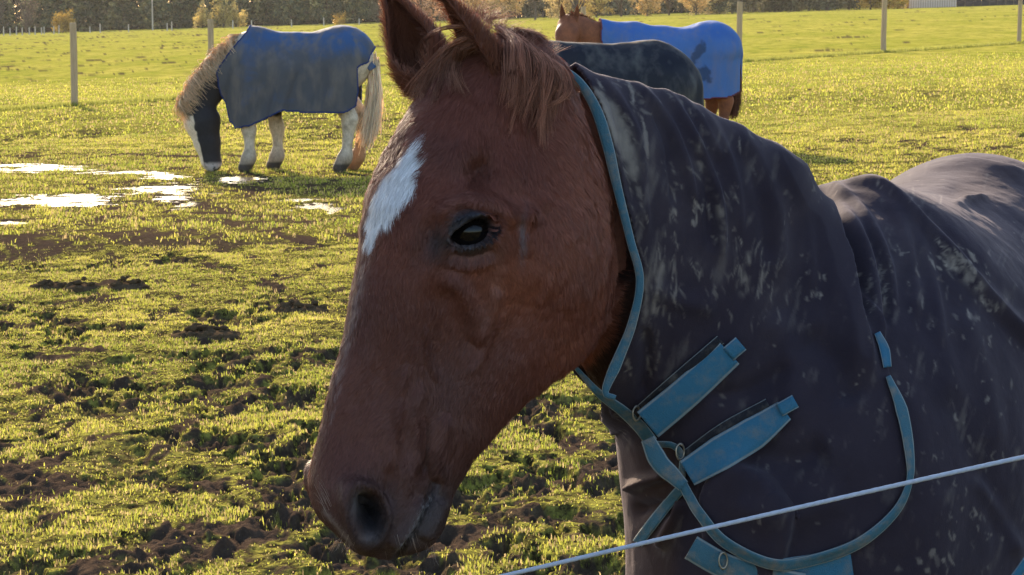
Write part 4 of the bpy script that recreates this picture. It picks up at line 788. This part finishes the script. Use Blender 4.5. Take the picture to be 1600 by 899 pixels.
# ================================================================== TREES
def treemat(name):
    m = Mat(name, .8, .1); a = m.attr('col'); m.col(a.outputs['Color']); tr = m.n('ShaderNodeBsdfTranslucent'); m.l(a.outputs['Color'], tr.inputs[0]); ms = m.n('ShaderNodeMixShader'); ms.inputs[0].default_value = .25
    m.l(m.b.outputs[0], ms.inputs[1]); m.l(tr.outputs[0], ms.inputs[2]); m.l(ms.outputs[0], m.nt.nodes['Material Output'].inputs[0]); return m
M_leaf = treemat('foliage'); M_bark = Mat('bark', .9, .1, (.10, .075, .055))
def tree_mesh(kind, seed):
    r = np.random.default_rng(seed); V = []; C_ = []; H = {'con': 11, 'bare': 9, 'aut': 6.5, 'hedge': 4.2, 'bush': 3.0}[kind]
    H *= .85+.3*r.random(); limbs = [((0, 0, -.5), (r.normal(0, .1), r.normal(0, .1), H*.9), .22 if kind == 'con' else .16, .03)]
    cl = []
    if kind == 'con':
        for z in np.arange(.4, H, .42):
            R_ = (2.15*(1-z/H)**.8+.25)*(.75+.4*r.random()) if z > 1.0 else 1.6*r.random()
            for k in range(int(5+4*(1-z/H))):
                a = r.random()*6.28; tip = (math.cos(a)*R_, math.sin(a)*R_, z-R_*.12+r.normal(0, .15)); limbs.append(((0, 0, z), tip, .04, .01))
                for t in np.linspace(.35, 1, 4): cl.append((tip[0]*t, tip[1]*t, z+(tip[2]-z)*t, .36*(1.2-.4*t)))
        base = np.array([.085, .100, .052]); N_ = 14; sz = .20
    else:
        R0 = {'bare': 2.6, 'aut': 2.6, 'hedge': 2.4, 'bush': 1.6}[kind]
        for k in range({'bare': 34, 'aut': 22, 'hedge': 16, 'bush': 12}[kind]):
            a = r.random()*6.28; z0 = H*(.05+.55*r.random()); q = r.random()**.5; tip = (math.cos(a)*R0*q, math.sin(a)*R0*q, min(H, z0+H*(.1+.45*r.random()))); limbs.append(((0, 0, z0*.6), tip, .06, .012))
            for t in ((.6, .9) if kind == 'bare' else (.45, .75, 1)): cl.append((tip[0]*t, tip[1]*t, z0*.6+(tip[2]-z0*.6)*t, .55 if kind != 'bare' else .7))
        for k in range({'bare': 6, 'aut': 26, 'hedge': 34, 'bush': 18}[kind]):
            a = r.random()*6.28; q = r.random()**.5*.95; cl.append((math.cos(a)*R0*q, math.sin(a)*R0*q, .25+r.random()*H*.45, .5))
        base = {'bare': np.array([.23, .165, .11]), 'aut': np.array([.46, .31, .12]), 'hedge': np.array([.12, .11, .06]), 'bush': np.array([.42, .27, .05])}[kind]; N_ = {'bare': 16, 'aut': 34, 'hedge': 36, 'bush': 40}[kind]; sz = {'bare': .10, 'aut': .17, 'hedge': .17, 'bush': .14}[kind]
    hs = r.random(3); base = base*(.62+.75*r.random())
    for (x, y, z, s) in cl:
        tone = base*(.55+.95*r.random()); 
        if kind == 'aut': tone = tone*(1-.0)*np.array([1, .85+.35*hs[0], .8+.5*hs[1]])
        if kind == 'con' and r.random() < .3: tone = tone*np.array([1.9, 1.6, 1.3])
        for k in range(N_):
            p = np.array([x, y, z])+r.normal(0, s*.5, 3); p[2] = max(p[2], .03); a, b = r.normal(0, 1, (2, 3)); a /= np.linalg.norm(a); b /= np.linalg.norm(b); q = sz*(.6+.8*r.random()); V += [p+a*q, p+b*q, p-a*q*.7-b*q*.4]; C_ += [tone*(.8+.4*r.random())]*3
    V = np.array(V); crown = (V, np.arange(len(V)).reshape(-1, 3), np.array(C_)); tv = []; tf = []; o = 0
    for p0, p1, r0, r1 in limbs:
        p0 = np.array(p0, float); p1 = np.array(p1, float); d = p1-p0; d /= np.linalg.norm(d)+1e-9; s1 = np.cross(d, [.3, .9, .1]); s1 /= np.linalg.norm(s1); s2 = np.cross(d, s1)
        for (p, rad) in ((p0, r0), (p1, r1)): tv += [p+rad*(s1*math.cos(t)+s2*math.sin(t)) for t in (0, 1.257, 2.513, 3.77, 5.03)]
        tf += [[o+j, o+(j+1) % 5, o+5+(j+1) % 5, o+5+j] for j in range(5)]; o += 10
    return crown, (np.array(tv), np.array(tf))
TM = {}
for kind, nv in (('con', 5), ('bare', 4), ('aut', 5), ('hedge', 4), ('bush', 2)):
    for k in range(nv):
        (cv, cf, cc), (tv, tf) = tree_mesh(kind, 100+k*7+len(kind))
        c = mk('crown', cv, cf, M_leaf, smooth=False, cols={'col': cc}); t = mk('trunk', tv, tf, M_bark); TM.setdefault(kind, []).append((c.data, t.data)); bpy.data.objects.remove(c); bpy.data.objects.remove(t)
def tree(kind, x, y, s, lab, cat, group, name, tint=None):
    cd_, td_ = TM[kind][RNG.integers(len(TM[kind]))]; e = empty(name, (x, y, gz(np.clip(x, -160, 160), min(y, 330))-.1), RNG.random()*6.28); e.scale = (s, s, s*(.9+.2*RNG.random())); tag(e, lab, cat, group)
    for nm, d in (('crown', cd_), ('trunk', td_)): o = bpy.data.objects.new(nm, d); COL.objects.link(o); o.parent = e
def at(px, D): return (px-800)/FPX*D
px = -520
while px < 640:
    D = 296+14*RNG.random(); k = 'bare' if px < 95 and RNG.random() < .6 else 'con'
    tree(k, at(px, D), D, .85+.35*RNG.random(), ['dark conifer in the far tree line left of the big horse', 'bare brownish tree in the far tree line at the left corner'][k == 'bare'], 'tree', ['far conifers', 'far bare trees'][k == 'bare'], ['conifer', 'bare_tree'][k == 'bare']); px += 36+22*RNG.random()
px = -520
while px < 660: D = 312+6*RNG.random(); tree('con', at(px, D), D, 1.05+.3*RNG.random(), 'dark conifer in the back row of the far tree line', 'tree', 'far conifers, back row', 'conifer'); px += 52+14*RNG.random()
for px in (320, 352, 372): tree('aut', at(px, 290), 290, .62, 'pale brown autumn tree standing before the conifers', 'tree', 'pale autumn trees before the conifers', 'autumn_tree')
tree('bush', at(103, 285), 285, .95, 'yellow leaved bush in front of the dark conifers', 'bush', None, 'bush'); tree('bush', at(533, 288), 288, .55, 'small yellowish bush at the foot of the conifers', 'bush', None, 'bush')
px = 620
while px < 1190:
    D = 255+16*RNG.random()+(20 if px < 800 else 0); tree('aut' if RNG.random() < .7 else 'bare', at(px, D), D, .75+.35*RNG.random(), 'autumn tree in the mixed line behind the horses', 'tree', 'far autumn trees', 'autumn_tree'); px += 24+18*RNG.random()
px = 620
while px < 2050: D = 300+16*RNG.random(); tree('hedge' if RNG.random() < .6 or px > 1150 else 'aut', at(px, D), D, 1.5+.5*RNG.random(), 'dark tree behind the autumn trees along the far edge', 'tree', 'far dark trees, back row', 'dark_tree'); px += 30+12*RNG.random()
px = 1110
while px < 1350: D = 262+14*RNG.random(); tree('hedge', at(px, D), D, .95+.3*RNG.random(), 'dark green shrub of the far hedge right of the blue rugged horse', 'shrub', 'far hedge shrubs', 'shrub'); px += 22+12*RNG.random()
for px in (1356, 1376, 1398): tree('bush', at(px, 258), 258, .95, 'bright orange autumn bush at the far edge of the field', 'bush', 'orange bushes by the far shed', 'bush')
rg = np.random.default_rng(5); n = 160000; x = rg.uniform(-135, 130, n); y = 322+rg.random(n)*6; zz = rg.random(n)**1.15*(6.0+fbm2(x, x*0, .25, 3, 3)*1.6); c = np.stack([x, y, zz+gz(x, y)-.1], 1)[:, None]; d = rg.normal(0, .22, (n, 3, 3))
cc = np.array([.022, .020, .014])*(.5+rg.random((n, 1))); ug = mk('undergrowth', (c+d).reshape(-1, 3), np.arange(n*3).reshape(-1, 3), M_leaf, cols={'col': np.repeat(cc, 3, 0)}, smooth=False); tag(ug, 'dark scrub closing the gaps behind the far trees', 'undergrowth', kind='stuff')  # near-black colour stands in for shade between the trees
# far shed at the right
M_clad = Mat('pale_cladding', .8, .2); wv = M_clad.n('ShaderNodeTexWave'); wv.inputs['Scale'].default_value = 1.1; M_clad.l(M_clad.coord(), wv.inputs[0]); M_clad.col(M_clad.mix(wv.outputs['Fac'], (.42, .30, .22, 1), (.60, .46, .36, 1)))
M_roofm = Mat('dark_roof', .8, .2, (.06, .055, .05)); M_fence = Mat('dark_boards', .9, .1, (.045, .04, .038)); M_brick = Mat('brick_pier', .9, .1, (.22, .08, .05))
def box(name, c, s, mat, parent):
    V = [(c[0]+a*s[0]/2, c[1]+b*s[1]/2, c[2]+d*s[2]/2) for a in (-1, 1) for b in (-1, 1) for d in (-1, 1)]; return mk(name, V, [[0, 1, 3, 2], [4, 6, 7, 5], [0, 4, 5, 1], [2, 3, 7, 6], [0, 2, 6, 4], [1, 5, 7, 3]], mat, parent, smooth=False)
D = 262; x = at(1452, D); sh = empty('shed', (x, D+2.5, gz(x, D))); tag(sh, 'pale boarded shed at the top of the field beside the orange bushes', 'shed')
box('wall', (0, 0, 1.5), (5.7, 5, 3.4), M_clad, sh); box('roof', (0, 0, 3.35), (6.3, 5.6, .26), M_roofm, sh); box('corner_pier', (-3.02, -2.3, 1.4), (.30, .5, 3.2), M_brick, sh)
x = at(1560, D+2); fb_ = empty('board_fence', (x, D+2, gz(x, D))); tag(fb_, 'dark boarded fence to the right of the far shed', 'fence')
for k in range(12): box('board_panel', (-5.0+k*.98, 0, .8), (.95, .08, 2.2+.06*(k % 3)), M_fence, fb_)
# ================================================================== THE OTHER HORSES
def rugmat(name, c1, c2, dirt, trim=None):
    m = Mat(name, .8, .15); co = m.coord(); n1 = m.noise(co, 3.2, 5, .6, .5); n2 = m.noise(m.coord((1, 1, .4)), 9, 5); a = m.attr('top'); b = m.attr('patch'); c = m.mix(m.ramp(m.math('ADD', n1, m.math('MULTIPLY', a.outputs['Fac'], -.30)), [(.12, G(0)), (.42, G(1))]), (*c1, 1), (*c2, 1))
    c = m.mix(m.ramp(n2, [(.46, G(0)), (.70, G(.8))]), c, (*dirt, 1)); c = m.mix(m.math('MULTIPLY', b.outputs['Fac'], .7), c, (.022, .032, .055, 1)); m.col(c); m.bump(n2, .35, .02); return m
def lines(P, sets):
    f = None
    for st in sets:
        pts, r, sq = st
        for (a, ra), (b, rb_) in zip(list(zip(pts, r))[:-1], list(zip(pts, r))[1:]): k = capsule(P, a, b, ra, rb_, sq); f = k if f is None else smin(f, k, .05)
    return f
def torso(P, w=(.52, 1.22), cr=(-.50, 1.17), belly=.94, sp=None):
    f = smin(capsule(P, (.40, 0, 1.02), (0, 0, belly), .28, .325, (1, .92, 1)), capsule(P, (0, 0, belly), (-.45, 0, 1.06), .325, .27, (1, .92, 1)), .06)
    f = smin(f, ellips(P, (cr[0], 0, cr[1]-.01), (.30, .27, .27)), .10); f = smin(f, capsule(P, (w[0]-.06, 0, w[1]), (.12, 0, 1.16), .15, .12, (1, .7, 1)), .10); f = f if sp is None else smin(f, capsule(P, (.42, 0, sp), (-.40, 0, sp), .14, .15, (1, .8, 1)), .10); return smin(f, ellips(P, (.50, 0, 1.0), (.24, .24, .28)), .08)
def build_horse(name, loc, rz, label, neck, nr, head, hr_, ears, legs, coatf, rugd, scale=1.0, h=.0125, face=0, torso_kw={}, tailc=(.5, .42, .32), maned=None, lo=(-1.0, -.5, -.02), hi=(1.5, .75, 1.72), tail=True, tw=1.0, rugmat_=None, ruglabel=None):
    root = empty(name, loc, rz); root.scale = (scale,)*3; tag(root, label, 'horse', 'horses behind the foreground horse')
    g = gridpts(lo, hi, h).astype(float); T_ = torso(g, **torso_kw); f = smin(T_, lines(g, [(neck, nr, (1, .62, 1))]), .10); f = smin(f, lines(g, [(head, hr_, (1, .78, 1))]), .03)
    for pts, r in legs: f = smin(f, lines(g, [(pts, r, None)]), .05)
    V, F = surfnets(f, lo, h); V, F = evalmesh(V, F, [('SMOOTH', dict(iterations=3)), ('SUBSURF', dict(levels=1, render_levels=1))]); o = len(V)
    Vs, Fs = [V], [F]
    for base, tip, ov in ears: 
        ev, ef = ear(base, tip, ov, 0, .034, 0, 10, 12); Vs.append(ev); Fs.append(ef+o); o += len(ev)
    V = np.concatenate(Vs); F = np.concatenate(Fs); cc = coatf(V)
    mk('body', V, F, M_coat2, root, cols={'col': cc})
    # rug: same trunk, let out and hanging straight below the widest line
    G2 = g.copy(); G2[..., 2] = np.maximum(G2[..., 2], rugd.get('drop', .98)); tf = torso(G2, **torso_kw); nk = lines(G2 if rugd.get('neckdrop') else g, [(neck[:rugd['nseg']], nr[:rugd['nseg']], (1, .66, 1))]); f = smin(tf, nk, .12)
    for pts, r in legs: f = smin(f, capsule(G2, pts[0], pts[1], r[0]-.005, r[1]), .06)
    f = f-.030
    RV_, RF_ = surfnets(f, lo, h); del g, G2, f; RV_ = smoothmesh(RV_, RF_, 3); c = RV_[RF_].mean(1); kp = rugd['keep'](c[:, 0], c[:, 1], c[:, 2]) > 0
    RV_, RF_, _ = keep(RV_, RF_, kp); RV_, RF_ = evalmesh(RV_, RF_, [('SMOOTH', dict(iterations=3)), ('SUBSURF', dict(levels=1, render_levels=1))]); N_ = vnormals(RV_, RF_)
    x, y, z = RV_.T; sg = np.where(y < 0, 7.7, 0); fo = fbm3(np.stack([x*1.0+z*.25+sg, z*.22, y*0], 1), 6, rugd['seed'], 3)*.055*sst(1.38, .85, z)+fbm3(RV_+rugd['seed'], 5, 3, 3)*.014
    RV_ = RV_+N_*np.maximum(fo, -.016)[:, None]; top = sst(1.05, 1.35, z); pa = rugd['patch'](x, z) if 'patch' in rugd else z*0
    r = mk('rug', RV_, RF_, rugmat_, root, cols={'top': top, 'patch': pa}); r['label'] = ruglabel; m = r.modifiers.new('thickness', 'SOLIDIFY'); m.thickness = .006
    # binding round the edge of the rug
    E = np.sort(np.concatenate([RF_[:, [k, (k+1) % 4]] for k in range(4)]), axis=1); u, ct = np.unique(E, axis=0, return_counts=True); be = u[ct == 1]; cur = RV_[be]; cur = cur+(cur-cur.mean(1, keepdims=True))*.3
    bt = tubes('binding', cur, np.full((len(cur), 2), .0085), rugd['trim'], r, None, 4, world=False)
    def strands(nm, A, B, n, sA, sB, rad, colr, sag=(0, 0, -.1), K=8, wave=.01):
        A = np.array(A); B = np.array(B); t = np.linspace(0, 1, K)[None, :, None]; u = RNG.random((n, 1, 1)); i = (u[:, 0, 0]*(len(A)-1)); i0 = np.minimum(i.astype(int), len(A)-2); fr = (i-i0)[:, None]
        a = A[i0]*(1-fr)+A[i0+1]*fr+rnd((n, 3), sA); b = B[i0]*(1-fr)+B[i0+1]*fr+rnd((n, 3), sB); Cc = a[:, None]*(1-t)+b[:, None]*t+np.sin(t*math.pi)*np.array(sag)+np.sin(t*9+u*40)*wave*t*rnd((n, 1, 3), 1)
        tubes(nm, Cc, rad*(1-.6*t[..., 0])*np.ones((n, 1)), M_hair, root, np.array(colr)*(.6+.8*RNG.random((n, 1))), world=False)
    if maned: strands('mane', **maned)
    if tail: strands('tail', [(-.74+.06*(tw < 1), 0, 1.16), (-.76+.06*(tw < 1), 0, 1.08)], tail, 900, .025*tw, .045*tw, .006, tailc, (-.05*tw, 0, .05), 8, .012)
    return root
M_coat2 = furmat('rough_horse_coat', .7, .5)
def leg4(nx, fx, hx, gx_, c1=.17):
    F_ = lambda x, y, top: ([(x*.6+top*.4, y, .92), (x*.8+top*.2, y, .66), (x, y, .44), (x-.01, y, .40), (x-.01, y, .17), (x, y, .13), (x+.04, y, .035)], [.13, .092, .066, .058, .050, .066, .072])
    H_ = lambda x, y: ([(-.47, y, 1.02), (-.42, y, .78), (x-.07, y, .53), (x-.06, y, .47), (x-.03, y, .17), (x-.01, y, .13), (x+.04, y, .035)], [.165, .13, .074, .064, .052, .068, .072])
    return [F_(nx, c1, .45), F_(fx, -c1, .45), H_(hx, c1), H_(gx_, -c1)]
# --- piebald cob, grazing
def coat1(V):
    x, y, z = V.T; n = fbm3(V, 4, 3, 3); n2 = fbm3(V, 16, 5, 3); w = C(.55, .44, .32); b = C(.022, .020, .022); c = np.tile(w, (len(V), 1)); c = lerp(c, C(.34, .27, .19), sst(-.1, .6, n2))
    neckl = (x > .55)*sst(-.02, .05, (1.33-1.0*(x-.5))-z+n*.14+.0)*(z > .35); c = lerp(c, b, neckl*sst(.62, .70, x))
    hd = (x > .76)*sst(.68, .60, z); c = lerp(c, b, hd); bl = hd*sst(.015, .03, (x-(.93+.20*(z-.05)))+.02*n2+.005*0); c = lerp(c, w*1.25, bl*(z < .56)); c = lerp(c, C(.5, .42, .38), sst(.10, .05, z)*(x > .76)*sst(.0, .3, n2+.3))
    c = lerp(c, b, sst(.52, .56, z+.03*n2)*(x < .42)*(x > .1)*(z < .9)); c = lerp(c, C(.16, .11, .075), sst(.30, .05, z)*.7*(x < .75)); c = lerp(c, C(.06, .045, .035), sst(.09, .06, z)*(x < .75)); c = lerp(c, C(.30, .13, .05), .75*(y < 0)*(x < -.2)*sst(.5, .2, z)); return c
M_r1 = rugmat('grey_blue_rug', (.035, .080, .18), (.075, .073, .078), (.14, .118, .10)); M_tr1 = Mat('navy_trim', .8, .2, (.02, .035, .12)); M_tr3 = Mat('red_trim', .8, .2, (.12, .03, .04)); M_tr2 = Mat('black_trim', .8, .2, (.012, .012, .016))
def keep1(x, y, z):
    hem = np.interp(x, [-.70, -.60, -.50, -.1, .12, .45, .60, .66], [.75, .66, .60, .60, .62, .47, .44, .5]); fr = np.interp(z, [.4, .7, 1.0, 1.2, 1.4, 1.5], [.66, .73, .80, .66, .50, .46])
    rear = np.interp(z, [.6, .85, 1.05, 1.1, 1.5], [-.60, -.62, -.62, -.72, -.9]); return np.minimum(np.minimum(z-hem, fr-x), x-rear)
c = gpt(467, 266)
horse1 = build_horse('horse', (c[0], c[1], gz(c[0], c[1])), math.pi, 'black and white cob grazing beside the puddles in a worn grey blue rug', [(.50, 0, 1.12), (.76, 0, 1.00), (.95, 0, .78), (1.02, 0, .62)], [.25, .20, .155, .13],
    [(1.02, 0, .62), (.98, 0, .50), (.93, 0, .28), (.895, 0, .10), (.88, 0, .07)], [.145, .175, .125, .092, .085], [((1.06, .07, .68), (1.14, .11, .80), (.3, 1, -.2)), ((1.06, -.07, .68), (1.15, -.10, .80), (.3, -1, -.2))],
    leg4(.49, .24, -.47, -.58), coat1, dict(nseg=2, keep=keep1, seed=5, trim=M_tr1, drop=1.0), scale=.985, torso_kw=dict(w=(.50, 1.21), cr=(-.47, 1.17), sp=1.215), tailc=(.95, .74, .50), tail=[(-.74, 0.03, .42), (-.68, 0.03, .28)], rugmat_=M_r1, ruglabel='worn grey blue rug of the grazing cob',
    maned=dict(A=[(.55, .0, 1.36), (.80, .0, 1.19), (.98, 0, .99), (1.10, .02, .80), (1.14, .02, .72)], B=[(.60, .15, 1.24), (.78, .15, 1.06), (.93, .14, .86), (1.06, .11, .64), (1.12, .05, .48)], n=620, sA=.018, sB=.05, rad=.0045, colr=(.80, .58, .36), sag=(.07, .06, .04)))
# tail flap of that rug
def flap(parent, mat, x0, x1, z0, z1, w):
    V = []; n, m = 10, 12
    for i in range(n):
        u = i/(n-1)
        for j in range(m):
            a = (j/(m-1)*2-1)*1.5; r = w*(1+.1*u); V.append((x0+(x1-x0)*u-.10*math.cos(a)*(1-.2*u)+.10, r*math.sin(a), z0+(z1-z0)*u**1.3-.05*(1-math.cos(a))))
    o = mk('tail_flap', V, [[i*m+j, i*m+j+1, (i+1)*m+j+1, (i+1)*m+j] for i in range(n-1) for j in range(m-1)], mat, parent, cols={'top': np.full(n*m, 1.), 'patch': np.zeros(n*m)}); k = o.modifiers.new('t', 'SOLIDIFY'); k.thickness = .008; k = o.modifiers.new('s', 'SUBSURF'); k.levels = k.render_levels = 1; return o
flap([o for o in horse1.children if o.name.startswith('rug')][0], M_r1, -.60, -.83, 1.37, 1.05, .13)
# --- chestnut in a blue rug, head raised
def coat3(V):
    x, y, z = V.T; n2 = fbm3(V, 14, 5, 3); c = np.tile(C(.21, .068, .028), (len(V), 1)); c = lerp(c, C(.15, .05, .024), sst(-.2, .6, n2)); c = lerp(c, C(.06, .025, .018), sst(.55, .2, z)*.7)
    c = lerp(c, C(.55, .5, .46), sst(.04, .02, np.hypot(y-.165, (z-1.32)*.8))*(x > 1.15)); return c
M_r3 = rugmat('bright_blue_rug', (.035, .105, .31), (.055, .125, .30), (.10, .13, .24))
def keep3(x, y, z):
    hem = np.interp(x, [-.75, -.6, -.3, .5, .62], [.62, .57, .55, .55, .6]); fr = np.interp(z, [.4, .9, 1.2, 1.45, 1.6], [.7, .72, .82, .80, .80]); return np.minimum(np.minimum(z-hem, fr-x), x+1.2)
c = np.array([1.76, 24.0, 0]); c[2] = gz(c[0], c[1])
horse3 = build_horse('horse', tuple(c), math.pi+.10, 'chestnut horse in a bright blue rug with its head raised, beyond the dark rugged horse', [(.50, 0, 1.06), (.80, 0, 1.17), (1.05, .03, 1.28), (1.15, .08, 1.33)], [.25, .19, .155, .13],
    [(1.15, .09, 1.34), (1.19, .17, 1.24), (1.21, .27, 1.04), (1.22, .32, .90)], [.12, .115, .082, .075], [((1.09, .14, 1.38), (1.07, .15, 1.58), (.2, 1, 0)), ((1.22, .10, 1.38), (1.24, .10, 1.58), (.2, 1, 0))],
    leg4(.46, .38, -.50, -.42), coat3, dict(nseg=3, keep=keep3, seed=9, trim=M_tr3, drop=.98, patch=lambda x, z: np.maximum(sst(1.05, .65, np.hypot((x+.24+.3*(z-1.06))/.07, (z-1.06)/.12)+.7*fbm2(x, z, 11, 4, 4)), sst(1.05, .7, np.hypot((x+.30)/.12, (z-.82)/.11)+.8*fbm2(x, z, 11, 8, 4)))), scale=1.0, torso_kw=dict(w=(.48, 1.06), cr=(-.42, 1.09)), tailc=(.14, .05, .025), tail=[(-.70, 0, .5), (-.68, 0, .35)], tw=.6, rugmat_=M_r3, ruglabel='bright blue rug with two dark damp patches',
    maned=dict(A=[(.80, 0, 1.36), (1.0, .03, 1.45), (1.14, .10, 1.48)], B=[(.84, -.14, 1.20), (1.02, -.12, 1.28), (1.18, .18, 1.37)], n=500, sA=.012, sB=.03, rad=.004, colr=(.22, .075, .03), sag=(.0, -.02, .03)))
# --- dark rugged horse between them
def coat2(V): return np.tile(C(.05, .03, .022), (len(V), 1))*(.8+.4*fbm3(V, 20, 2)[:, None])
M_r2 = rugmat('black_rug', (.010, .012, .020), (.018, .019, .024), (.075, .072, .068))
def keep2(x, y, z):
    hem = np.interp(x, [-.75, .6, .7], [.55, .52, .6]); fr = np.where(z > .9, 1.02, .72); return np.minimum(np.minimum(z-hem, fr-x), x+1.2)
c = np.array([.60, 15.1, 0]); c[2] = gz(c[0], c[1])
horse2 = build_horse('horse', tuple(c), math.pi+.30, 'horse in a near black muddy rug, half hidden behind the foreground horse', [(.50, 0, 1.06), (.78, 0, 1.04), (1.02, 0, .97), (1.14, 0, .92)], [.25, .20, .16, .13],
    [(1.14, 0, 1.0), (1.22, .0, .86), (1.28, .0, .62), (1.30, .0, .52)], [.135, .14, .085, .08], [((1.13, .07, 1.10), (1.16, .09, 1.26), (.8, .5, 0)), ((1.13, -.07, 1.10), (1.16, -.09, 1.26), (.8, -.5, 0))],
    leg4(.46, .36, -.50, -.40), coat2, dict(nseg=3, keep=keep2, seed=14, trim=M_tr2, drop=.98), scale=.96, torso_kw=dict(w=(.50, 1.10), cr=(-.42, 1.05), sp=1.20), tailc=(.04, .03, .025), tail=[(-.70, 0, .5), (-.68, 0, .35)], tw=.6, rugmat_=M_r2, ruglabel='near black rug scuffed with grey mud',
    maned=dict(A=[(.95, 0, 1.22), (1.14, 0, 1.14)], B=[(.98, .1, 1.08), (1.18, .08, 1.0)], n=300, sA=.02, sB=.03, rad=.004, colr=(.10, .06, .04), sag=(.0, 0, .05)))
# ================================================================== LIGHT
AZ = math.radians(18); EL = math.radians(23); S = Vector((-math.sin(AZ)*math.cos(EL), math.cos(AZ)*math.cos(EL), math.sin(EL)))
sd = bpy.data.lights.new('sun', 'SUN'); so = bpy.data.objects.new('sun', sd); COL.objects.link(so); so.location = (0, 0, 20); so.rotation_euler = S.to_track_quat('Z', 'Y').to_euler(); sd.energy = 4.9; sd.angle = math.radians(.6); sd.color = (1, .80, .56)
w = bpy.data.worlds.new('World'); SC.world = w; w.use_nodes = True; nt = w.node_tree; bg = nt.nodes['Background']; sky = nt.nodes.new('ShaderNodeTexSky'); sky.sky_type = 'NISHITA'; sky.sun_disc = False
sky.sun_elevation = EL; sky.sun_rotation = -AZ; sky.air_density = 1.0; sky.dust_density = 1.6; sky.ozone_density = 1.0; nt.links.new(sky.outputs[0], bg.inputs[0]); bg.inputs[1].default_value = .15
hz = bpy.data.materials.new('haze'); hz.use_nodes = True; hz.node_tree.nodes.clear(); hv = hz.node_tree.nodes.new('ShaderNodeVolumePrincipled'); ho = hz.node_tree.nodes.new('ShaderNodeOutputMaterial'); hz.node_tree.links.new(hv.outputs[0], ho.inputs['Volume'])
hv.inputs['Density'].default_value = .00008; hv.inputs['Color'].default_value = (.95, .93, .90, 1); hv.inputs['Anisotropy'].default_value = .3
hx = box('haze', (0, 130, 9), (560, 460, 36), hz, None); tag(hx, 'thin pale autumn haze over the field', 'haze', kind='stuff')
SC.render.engine = 'CYCLES'; SC.view_settings.view_transform = 'Standard'; SC.view_settings.look = 'None'; SC.view_settings.gamma = 1; SC.view_settings.exposure = 1.52
bpy.context.view_layer.update()
